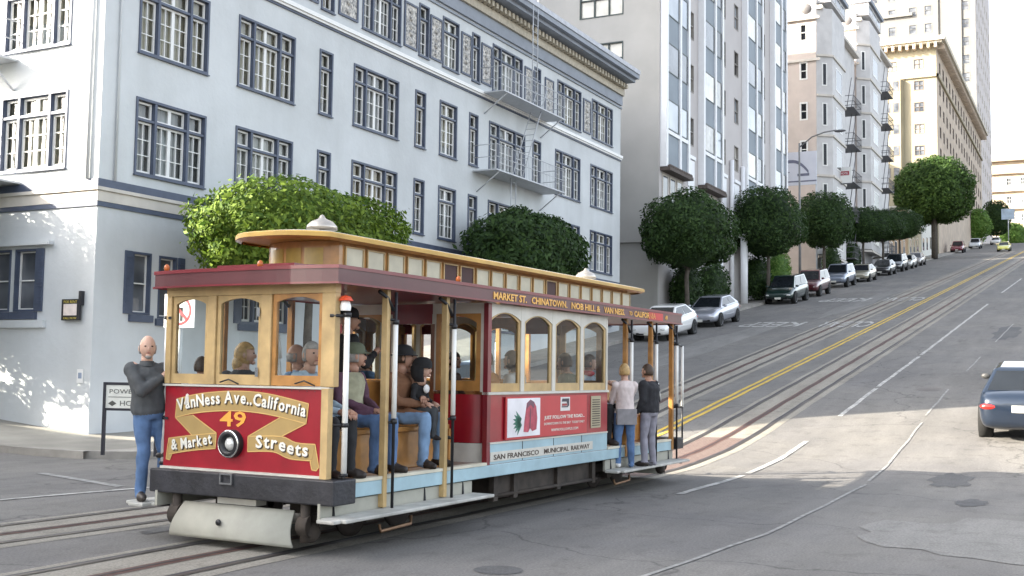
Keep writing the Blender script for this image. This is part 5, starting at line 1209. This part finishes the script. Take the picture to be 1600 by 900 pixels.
    def hf(d):
        f = 1.0
        if d.z < -.1: f *= 1-.22*(-d.z-.1)*(1.4 if d.x < .2 else .6)
        if d.x > .3 and d.z < 0: f *= 1.02
        return f
    mb.ell(hd, (.098*hs, .078*hs, .125*hs), 20, 14, 0, hf, Mz)
    def at(x, y, z): return hd+Mz @ Vector((x*hs, y*hs, z*hs))
    mb.ell(at(.098, 0, -.012), (.020, .013, .024), 8, 6, 0, None, Mz); mb.ell(at(.082, 0, -.075), (.026, .030, .022), 8, 6, 0, None, Mz)
    for s in (-1, 1):
        mb.ell(at(-.005, s*.079, -.005), (.02, .011, .032), 8, 6, 0, None, Mz); mb.ell(at(.086, s*.031, .018), (.010, .014, .008), 8, 5, 4, None, Mz)
    mb.ell(at(.090, s*.031, .034), (.008, .019, .005), 8, 4, 4, None, Mz) if False else None
    mb.ell(at(.094, 0, -.048), (.008, .024, .005), 8, 5, 5, None, Mz)
    mb.tube([J['nec']-Vector((0, 0, .03)), hd-Vector((.01, 0, .07))], [.062, .056], 10, 0)
    # hands: palm, four bent fingers, thumb from the side
    for S in ('L', 'R'):
        w0 = J['wr'+S]; d = (w0-J['el'+S]).normalized(); sd_ = 1 if S == 'L' else -1
        up = Vector((0, 0, 1)); sx = d.cross(up)
        if sx.length < .2: sx = Vector((0, 1, 0)) if abs(d.y) < .8 else Vector((1, 0, 0))
        sx.normalize(); nn = sx.cross(d).normalized(); dn = -nn if nn.z > 0 else nn
        mb.tube([w0-d*.02, w0+d*.04, w0+d*.085], [.028, .038, .034], 8, 0)
        for k in range(4):
            a = w0+d*.075+sx*(k-1.5)*.019; L_ = (.062, .072, .068, .052)[k]
            mb.tube([a, a+(d*.8+dn*.35).normalized()*L_*.55, a+(d*.8+dn*.35).normalized()*L_*.55+(d*.35+dn*.8).normalized()*L_*.5], [.0095, .009, .0065], 6, 0)
        a = w0+d*.03+sx*(-sd_)*.03; mb.tube([a, a+(d*.6-sx*sd_*.6).normalized()*.035, a+(d*.6-sx*sd_*.6).normalized()*.035+(d*.9+dn*.3).normalized()*.03], [.012, .011, .008], 6, 0)
    body = mb.build('body', [skin, top, leg, shoe, EYE, mat('lips', (.35, .14, .12), .5)], root)
    if hair:
        m_, kind = hair; q = MB()
        def f(d): return 1.0
        n0 = MB(); n0.ell((0, 0, 0), (.106*hs, .086*hs, .132*hs), 18, 14)
        keep = []
        zc = -.01 if kind == 'short' else -.09
        for fc in n0.f:
            c_ = sum((Vector(n0.v[i]) for i in fc), Vector())/4
            if kind == 'fringe': ok = (c_.x < .02 and -.07 < c_.z < .035)
            elif kind == 'long': ok = (c_.x < .035 and c_.z > -.12) or c_.z > .055
            else: ok = (c_.x < .03 and c_.z > -.06) or c_.z > .06
            if ok: keep.append(fc)
        q.add([at(*(Vector(v)/hs)*1.0) if False else hd+Mz @ Vector(v) for v in n0.v], keep, 0, True)
        if kind == 'long': q.ell(at(-.055, 0, -.09), (.07, .085, .10), 12, 8, 0, None, Mz)
        ho_ = q.build('hair', m_, root); md = ho_.modifiers.new('t', 'SOLIDIFY'); md.thickness = .014
    if hat:
        m_, kind = hat; q = MB()
        q.lathe(at(-.005, 0, .035), (0, 0, 1), [(.108, -.01), (.112, .02), (.108, .06), (.085, .095), (.04, .112), (0, .115)], 18)
        if kind == 'cap':
            pts = [(.09+.0*a, 0) for a in (0,)]
            vs_ = []
            for i in range(9):
                t = -1+2*i/8; vs_ += [at(.085*math.cos(t*.9), .1*math.sin(t*.9), .045), at(.085*math.cos(t*.9)+.085*(1-t*t*.75), .088*math.sin(t*1.05), .028)]
            q.add(vs_, [(2*i, 2*i+1, 2*i+3, 2*i+2) for i in range(8)])
            q.add([v+Vector((0, 0, .008)) for v in vs_], [(2*i+2, 2*i+3, 2*i+1, 2*i) for i in range(8)])
        elif kind == 'brim': q.lathe(at(-.005, 0, .03), (0, 0, 1), [(.10, .008), (.165, .0), (.168, -.008), (.10, -.004)], 20)
        elif kind == 'hood': q.ell(at(-.025, 0, -.01), (.118, .11, .145), 14, 10, 0, lambda d: 1 if d.x < .45 else .55, Mz)
        q.build('hood' if kind == 'hood' else 'hat', m_, root)
    if extra: extra(root, J, at)
    return root
CM = cc.matrix_world if False else Matrix.Translation((8.68, 7.47, 0)) @ Matrix.Rotation(R(-1.5), 4, 'Z')
def on_car(x, y, z): return tuple(CM @ Vector((x, y, z)))
OUT = R(-91.5)      # facing outwards over the near step
BLOND = mat('blond_hair', (.50, .33, .14), .5, var=.25, scale=30); BROWNH = mat('brown_hair', (.06, .035, .02), .5, var=.3, scale=30); GREYH = mat('grey_hair', (.3, .28, .26), .6, var=.2, scale=30)
person(on_car(.42, -.52, 1.13), OUT, SIT, 'passenger in black trousers and pale blue top seated first behind the front corner pole', cloth('pale_blue_knit', (.35, .45, .52)), BLACKC, look=R(-20), hair=(GREYH, 'short'),
       over=dict(wrR=(.40, .02, .20), elR=(.15, -.1, .27), wrL=(.42, .12, .20)))
def vest(root, J, at):
    q = MB(); lv = ((.16, .165, .140, 0), (.31, .160, .136, -.015), (.48, .184, .146, -.005), (.55, .165, .115, .0), (.585, .11, .085, .01)); vs = []
    for z, a, b_, x0 in lv:
        for k in range(20): t = 2*math.pi*k/20; vs.append((x0+b_*math.cos(t), a*math.sin(t), z))
    q.add(vs, [(i*20+k, i*20+(k+1) % 20, (i+1)*20+(k+1) % 20, (i+1)*20+k) for i in range(4) for k in range(20)], 0, True); q.build('vest', cloth('cream_vest', (.36, .35, .24), .3), root)
person(on_car(1.16, -.50, 1.13), OUT, SIT, 'seated man with a grey-green cap, cream vest and blue trousers looking uphill', cloth('plum_sleeve', (.11, .05, .08)), DENIM, look=R(50), hat=(cloth('grey_green_cap', (.13, .15, .10)), 'cap'), hair=(GREYH, 'short'),
       over=dict(wrL=(.36, .02, .19), wrR=(.34, -.04, .19)), extra=vest)
person(on_car(2.06, -.50, 1.13), OUT, SIT, 'seated man in brown leather jacket, black hat and washed jeans holding a small child', cloth('brown_leather', (.22, .105, .055), .2, 5), DENIML, bulk=1.1, look=R(35), hat=(BLACKC, 'brim'), hair=(BROWNH, 'short'),
       over=dict(wrL=(.30, .02, .30), elL=(.12, .23, .30), wrR=(.32, -.02, .24), elR=(.1, -.24, .28)))
kid = {k: tuple(Vector(v)*.60) for k, v in SIT.items()}; kid['hd'] = (.04, 0, .50)
person(on_car(2.16, -.70, 1.25), OUT, SIT, 'small child in a black hooded top sitting on the lap of the man in brown', cloth('child_black_top', (.02, .02, .022)), CHARC, skin=SKINP, bulk=1.0, hs=.82, over=kid, look=R(30), hat=(BLACKC, 'hood'),
       extra=lambda r_, J, at: (lambda q: (q.ell((.095, 0, .29), (.02, .06, .05), 8, 6), q.build('shirt_print', WHITE, r_)))(MB()))
person(on_car(1.66, -.05, .68), R(-30), STAND, 'standing crew member in black coat and black hat in the middle of the open section', BLACKC, BLACKC, bulk=1.12, look=R(-20), hat=(BLACKC, 'brim'), over=dict(wrR=(.3, -.12, 1.25), elR=(.12, -.25, 1.12), wrL=(.28, .1, 1.2), elL=(.1, .24, 1.1)))
INW = R(88.5)
def man_extra(root, J, at):
    q = MB(); q.ell(at(.078, 0, -.085), (.032, .034, .026), 10, 7); q.build('beard', GREYH, root)
    q = MB(); q.lathe(J['nec']-Vector((.0, 0, .035)), (0, 0, 1), [(.085, -.01), (.078, .02), (.070, .045), (.066, .03)], 16); q.build('collar', CHARC, root)
person(on_car(.60, .48, 1.13), R(20), SIT, 'blond passenger in a grey coat seen through the middle front window', CHARC, BLACKC, skin=SKINP, look=R(-70), hair=(BLOND, 'long'))
person(on_car(1.45, .42, 1.13), R(88), SIT, 'bald passenger in a blue shirt seen through the right front window', cloth('blue_shirt', (.16, .28, .45)), CHARC, look=R(-150), hair=(GREYH, 'fringe'))
person(on_car(.33, .76, 1.15), R(88), SIT, 'small passenger in white seen through the left front window', cloth('white_top', (.65, .62, .58)), CHARC, look=R(-60), hair=(BROWNH, 'short'), hgt=.80)
person(on_car(.16, 1.27, .37), R(-116), STAND, 'bald man in charcoal sweater and jeans standing on the far front step', CHARC, DENIM, skin=SKINP, bulk=1.25, look=R(-12), hgt=.975,
       over=dict(pel=(0, -.05, .95), mid=(0, -.07, 1.14), che=(0, -.09, 1.33), nec=(.01, -.10, 1.46), hd=(.04, -.11, 1.605), shL=(0, .075, 1.385), shR=(0, -.255, 1.385), hiL=(0, .04, .9), hiR=(0, -.13, .9), wrL=(.05, .19, 1.36), elL=(.06, .22, 1.12), wrR=(.14, .03, 1.31), elR=(.22, -.22, 1.15)),
       hair=(GREYH, 'fringe'), extra=man_extra)
person(on_car(7.42, -1.33, .37), R(75), STAND, 'person in black jacket and grey trousers standing on the rear step, back turned', cloth('black_jacket', (.02, .02, .024)), cloth('grey_trousers', (.26, .25, .29)), bulk=1.3, hgt=.87, hair=(BROWNH, 'short'),
       over=dict(wrR=(.22, -.28, 1.22), elR=(.05, -.30, 1.12)), extra=lambda r_, J, at: (lambda q: (q.tube([J['shR']+V3(-.07, .0, .03), J['elR']+V3(-.07, -.01, 0)], .014, 6), q.build('sleeve_stripe', WHITE, r_)))(MB()))
person(on_car(6.95, -1.14, .37), R(40), STAND, 'person in a pale pink top and blue jeans holding the pole on the rear step', cloth('pale_pink_top', (.66, .57, .55)), DENIM, skin=SKINP, shoe=SHOEW, hgt=.87, hair=(BLOND, 'short'), over=dict(wrR=(.18, .16, 1.38), elR=(.14, -.16, 1.18), wrL=(.26, .1, 1.2), elL=(.1, .2, 1.08)),
       extra=lambda r_, J, at: (lambda q: (q.box(-.13, .13, -.17, .17, .72, .98), q.build('tied_jacket', cloth('grey_tied_jacket', (.25, .24, .25)), r_)))(MB()))
person(on_car(6.98, -.50, 1.13), OUT, SIT, 'passenger in a red scarf and pale grey jacket seated just behind the closed cabin', cloth('pale_grey_jacket', (.38, .42, .46)), BLACKC, look=R(40), hair=(BROWNH, 'short'),
       extra=lambda r_, J, at: (lambda q: (q.ell((.03, 0, .60), (.10, .11, .05), 12, 6), q.build('scarf', mat('red_scarf', (.5, .02, .03), .8), r_)))(MB()))
person(on_car(3.6, -.75, 1.13), INW, SIT, 'passenger in an orange coat inside behind the first cabin window', cloth('orange_coat', (.5, .2, .05)), CHARC, hair=(BROWNH, 'short'))
person(on_car(4.35, -.72, 1.13), INW, SIT, 'dark-haired passenger in white inside behind the second cabin window', cloth('white_shirt', (.65, .64, .62)), CHARC, hair=(BROWNH, 'long'))
person(on_car(5.9, -.72, 1.13), INW, SIT, 'passenger in a dark green coat inside behind the fourth cabin window', cloth('dark_green_coat', (.04, .08, .06)), CHARC, hair=(BROWNH, 'short'))
person(on_car(4.0, .72, 1.13), OUT, SIT, 'passenger in a blue coat on the far bench behind the second cabin window', cloth('blue_coat', (.08, .16, .3)), CHARC, hair=(GREYH, 'short'))
person(on_car(5.1, .72, 1.13), OUT, SIT, 'passenger in a brown coat on the far bench behind the third cabin window', cloth('brown_coat', (.12, .07, .05)), CHARC, hair=(BROWNH, 'short'))
# ------------------------------------------------------------------ cars
GLCAR = mat('car_glass', (.015, .018, .022), .12, spec=.45); TYRE = mat('tyre_rubber', (.02, .02, .02), .8); RIM = mat('alloy_rim', (.5, .5, .52), .3, .8, var=.1)
LAMP = mat('headlamp_glass', (.65, .66, .64), .1, .2, coat=1); TAIL = mat('tail_lamp_red', (.45, .015, .01), .15, coat=1); PLATE = mat('number_plate', (.66, .66, .60), .5); ARCH = mat('wheel_arch_dark', (.01, .01, .01), .9)
PLASTIC = mat('grey_plastic', (.05, .05, .05), .5)
KINDS = {
 'sedan': dict(L=4.6, W=1.76, st=[(-2.3, .42, .78, .64), (-2.24, .28, .95, .78), (-1.9, .22, 1.02, .85), (-1.2, .2, .99, .875), (-.2, .2, .95, .88), (.9, .2, .93, .88), (1.5, .21, .86, .86), (2.05, .24, .76, .81), (2.24, .28, .66, .74), (2.3, .36, .56, .62)],
               gb=(-1.95, 1.15, .78), gr=(-1.15, .22, .58), h=1.42, wx=(-1.42, 1.42)),
 'suv': dict(L=4.6, W=1.84, st=[(-2.28, .5, .9, .76), (-2.22, .36, 1.12, .86), (-1.8, .32, 1.16, .9), (-1, .3, 1.14, .91), (.2, .3, 1.12, .91), (1.05, .3, 1.09, .91), (1.6, .32, 1.02, .89), (2.1, .36, .94, .85), (2.25, .4, .82, .80), (2.3, .48, .7, .7)],
             gb=(-2.18, 1.05, .80), gr=(-1.95, .35, .66), h=1.75, wx=(-1.4, 1.42)),
 'van': dict(L=4.8, W=1.85, st=[(-2.38, .42, .9, .76), (-2.34, .3, 1.1, .88), (-1.8, .25, 1.12, .91), (-.8, .24, 1.1, .92), (.5, .24, 1.08, .92), (1.3, .25, 1.04, .91), (1.85, .27, .9, .87), (2.2, .3, .78, .82), (2.36, .36, .68, .74), (2.42, .44, .58, .62)],
             gb=(-2.3, 1.5, .80), gr=(-2.05, .55, .64), h=1.72, wx=(-1.45, 1.5)),
}
def make_car(kind, paint, label, x, y, rz, lamp_on=False, group=None, plate=None, name='parked_car'):
    K = KINDS[kind]; z = land(x, y); pit = math.atan2(land(x+1.4, y)-land(x-1.4, y), 2.8)
    root = empty(name, (x, y, z), 0, label, 'car', group)
    flip = abs(rz) > R(90); root.rotation_euler = (0, (pit if flip else -pit), rz)
    mb = MB(); rings = []
    for (sx, zb, zt, w_) in K['st']:
        h = zt-zb; half = [(0, zb), (w_*.82, zb), (w_*.95, zb+.08), (w_, zb+h*.38), (w_*.995, zb+h*.62), (w_*.965, zt-.05), (w_*.88, zt+.005), (w_*.5, zt+.03), (0, zt+.04)]
        rings.append([(sx, -a, b_) for a, b_ in half]+[(sx, a, b_) for a, b_ in half[-2:0:-1]])
    n = len(rings[0]); vs = [v for r_ in rings for v in r_]
    fs = [(i*n+k, i*n+(k+1) % n, (i+1)*n+(k+1) % n, (i+1)*n+k) for i in range(len(rings)-1) for k in range(n)]
    fs += [tuple(reversed(range(n))), tuple(range((len(rings)-1)*n, len(rings)*n))]
    mb.add(vs, fs, 0, True)
    xb0, xb1, wb = K['gb']; xr0, xr1, wr = K['gr']; H = K['h']
    def stz(x_):
        for a, b_ in zip(K['st'][:-1], K['st'][1:]):
            if a[0] <= x_ <= b_[0]: t = (x_-a[0])/(b_[0]-a[0]); return a[2]+(b_[2]-a[2])*t
        return K['st'][0][2]
    zb0, zb1 = stz(xb0)-.02, stz(xb1)-.02
    B = [Vector((xb0, -wb, zb0)), Vector((xb1, -wb, zb1)), Vector((xb1, wb, zb1)), Vector((xb0, wb, zb0))]
    T = [Vector((xr0, -wr, H-.03)), Vector((xr1, -wr, H-.05)), Vector((xr1, wr, H-.05)), Vector((xr0, wr, H-.03))]
    mids = []
    g = MB(); tp = [(xr0, 0, H), (xr1, 0, H-.015)]
    vs = [*B, *T, Vector((xr0+.08, -wr*.8, H)), Vector((xr1-.1, -wr*.8, H-.01)), Vector((xr1-.1, wr*.8, H-.01)), Vector((xr0+.08, wr*.8, H))]
    g.add(vs, [(0, 1, 5, 4), (1, 2, 6, 5), (2, 3, 7, 6), (3, 0, 4, 7), (4, 5, 9, 8), (5, 6, 10, 9), (6, 7, 11, 10), (7, 4, 8, 11), (8, 9, 10, 11)], 0, False)
    body = mb.build('body', paint, root, subsurf=1)
    g.build('cabin', paint, root, bevel=.03)
    def quadglass(nm, a, b_, c, d, i0, i1, j0, j1, off=.008):
        a, b_, c, d = map(Vector, (a, b_, c, d))
        nn = (b_-a).cross(d-a).normalized()
        if nn.dot((a+c)/2-Vector(((xb0+xb1)/2, 0, .9))) < 0: nn = -nn
        def P(s_, t): return a.lerp(b_, s_).lerp(d.lerp(c, s_), t)
        q_ = [P(i0, j0), P(i1, j0), P(i1, j1), P(i0, j1)]; m_ = MB()
        m_.add([v+nn*off for v in q_]+[v-nn*.002 for v in q_], [(0, 1, 2, 3), (4, 7, 6, 5), (0, 4, 5, 1), (1, 5, 6, 2), (2, 6, 7, 3), (3, 7, 4, 0)]); m_.build(nm, GLCAR, root)
    quadglass('windscreen', B[1], B[2], T[2], T[1], .06, .94, .08, .94); quadglass('rear_window', B[3], B[0], T[0], T[3], .06, .94, .10, .92)
    for s in (0, 1):
        a, b_, c, d = (B[0], B[1], T[1], T[0]) if s == 0 else (B[3], B[2], T[2], T[3])
        quadglass('side_window', a, b_, c, d, .50, .93, .10, .90); quadglass('side_window', a, b_, c, d, .08 if kind != 'sedan' else .12, .47, .10, .90)
    fr = K['st'][-2]; re_ = K['st'][1]; xf, xr = K['st'][-1][0], K['st'][0][0]
    hz = fr[1]+(fr[2]-fr[1])*.66; rzv = re_[1]+(re_[2]-re_[1])*.66
    for s in (-1, 1):
        q = MB(); q.ell((xf-.10, s*.60, hz), (.09, .16, .07), 12, 8); q.build('headlight', LAMP, root)
        q = MB(); q.ell((xr+.09, s*.60, rzv+.02), (.09, .20, .075 if kind == 'sedan' else .16), 12, 8); q.build('tail_light', TAIL, root)
        q = MB(); q.ell((xb1-.28, s*(wb+.13), zb1+.10), (.06, .11, .07), 10, 7); q.build('mirror', paint if not lamp_on else PLASTIC, root)
    q = MB(); q.box(xf-.12, xf-.02, -.36, .36, hz-.06, hz+.05); q.build('grille', ARCH, root)
    q = MB(); q.box(xf-.14, xf-.04+.02, -.55, .55, fr[1]+.03, fr[1]+.11); q.build('air_intake', ARCH, root)
    q = MB(); q.box(xf-.03, xf+.015, -.19, .19, hz-.24, hz-.12); q.build('number_plate', PLATE, root)
    q = MB(); q.box(xr-.012, xr+.05, -.19, .19, rzv-.08, rzv+.06); po = q.build('number_plate', PLATE, root)
    q = MB()
    for s in (-1, 1):
        for i in (.485,): pass
        q.box(-.9, .7, *sorted((s*(K['W']/2-.02), s*(K['W']/2+.006))), .50, .54)
    q.build('side_moulding', PLASTIC if kind != 'sedan' else paint, root)
    R_ = .31 if kind == 'sedan' else .36
    for wx in K['wx']:
        for s in (-1, 1):
            yo = s*(K['W']/2-.015)
            q = MB(); q.lathe((wx, yo-s*.25, R_+.02), (0, s, 0), [(0, 0), (R_+.055, 0), (R_+.055, .262), (R_, .264), (0, .264)], 22); q.build('wheel_arch', ARCH, root)
            q = MB(); q.lathe((wx, yo-s*.20, R_), (0, s, 0), [(R_*.6, 0), (R_*.96, 0), (R_, .03), (R_, .17), (R_*.96, .215), (R_*.68, .222), (R_*.66, .19)], 24); wo_ = q.build('wheel', TYRE, root)
            q = MB(); q.lathe((wx, yo-s*.0, R_), (0, s, 0), [(R_*.68, .018), (R_*.62, .0), (R_*.55, -.01), (0, -.008)], 20)
            q.lathe((wx, yo, R_), (0, s, 0), [(.06, -.008), (.055, .012), (0, .014)], 10)
            for k in range(5):
                a = k*2*math.pi/5; c_, s_ = math.cos(a), math.sin(a); e = .028
                pts = [(wx+c_*.04-s_*e, R_+s_*.04+c_*e), (wx+c_*.04+s_*e, R_+s_*.04-c_*e), (wx+c_*R_*.64+s_*e, R_+s_*R_*.64-c_*e), (wx+c_*R_*.64-s_*e, R_+s_*R_*.64+c_*e)]
                q.add([(a_, yo-s*.006, b_) for a_, b_ in pts]+[(a_, yo+s*.012, b_) for a_, b_ in pts], [(0, 1, 2, 3), (4, 7, 6, 5), (0, 4, 5, 1), (1, 5, 6, 2), (2, 6, 7, 3), (3, 7, 4, 0)])
            q.build('rim', RIM, wo_)
    return root
def paint(name, c, met=.0): return mat(name, c, .28, met, var=.02, coat=1.0)
PK = 'cars parked along the uphill kerb'; PI_ = math.pi
make_car('sedan', paint('white_car_paint', (.78, .78, .77)), 'white sedan parked lowest on the hill, half hidden by the red car', 48.2, 17.05, PI_, group=PK)
make_car('sedan', paint('silver_car_paint', (.42, .44, .50), .5), 'silver sedan parked second from the bottom, right behind the white one', 55.0, 17.0, PI_, group=PK)
make_car('van', paint('dark_green_car_paint', (.015, .035, .03), .2), 'dark green people carrier parked under the second round tree', 71.2, 17.2, PI_, group=PK)
make_car('suv', paint('maroon_car_paint', (.09, .012, .02), .2), 'maroon car parked directly behind the dark green people carrier', 78.2, 17.2, PI_, group=PK)
make_car('suv', paint('blue_silver_car_paint', (.24, .28, .36), .4), 'blue-silver off-road car parked between the maroon car and the beige sedan', 89.2, 17.5, PI_, group=PK)
make_car('sedan', paint('beige_car_paint', (.40, .38, .30), .4), 'beige sedan parked just uphill of the blue-silver off-road car', 97.2, 17.2, PI_, group=PK)
make_car('van', paint('dark_grey_car_paint', (.06, .065, .075), .3), 'dark grey car parked below the row of small far trees', 116.5, 17.4, PI_, group=PK)
make_car('sedan', paint('black_far_paint', (.03, .03, .035), .3), 'black car parked just below the dark grey car on the hill', 108.5, 17.3, PI_, group=PK)
make_car('sedan', paint('pale_silver_far_paint', (.5, .5, .48), .3), 'pale silver car parked touching distance uphill of the dark grey car', 123.5, 17.4, PI_, group=PK)
make_car('sedan', paint('grey_far_paint', (.28, .25, .24), .3), 'grey-brown car last of the close-parked row below the big round tree', 131, 17.5, PI_, group=PK)
make_car('suv', paint('dark_red_far_paint', (.16, .015, .03), .2), 'dark red car parked beneath the big round tree', 180, 18.0, PI_, group=PK)
make_car('suv', paint('white_van_paint', (.62, .66, .70)), 'white van parked near the top of the street', 203, 17.6, PI_, group=PK)
make_car('sedan', paint('white_far_paint', (.7, .7, .7)), 'white car parked at the top of the street between the van and the taxi', 232, 16.5, PI_, group=PK)
tx = make_car('sedan', paint('yellow_green_taxi_paint', (.50, .50, .10)), 'yellow-green car with pale roof driving down towards the viewer at the top of the hill', 180, 11.7, PI_, name='moving_car')
make_car('sedan', paint('dark_teal_car_paint', (.012, .022, .042), .3), 'dark teal sedan seen from behind at the right edge of the street', 27.5, 1.36, 0, lamp_on=True, name='moving_car')
make_car('suv', paint('black_car_paint', (.02, .022, .028), .2), 'dark car ahead of the teal sedan, only its left side showing', 36.2, .72, 0, lamp_on=True, name='moving_car')
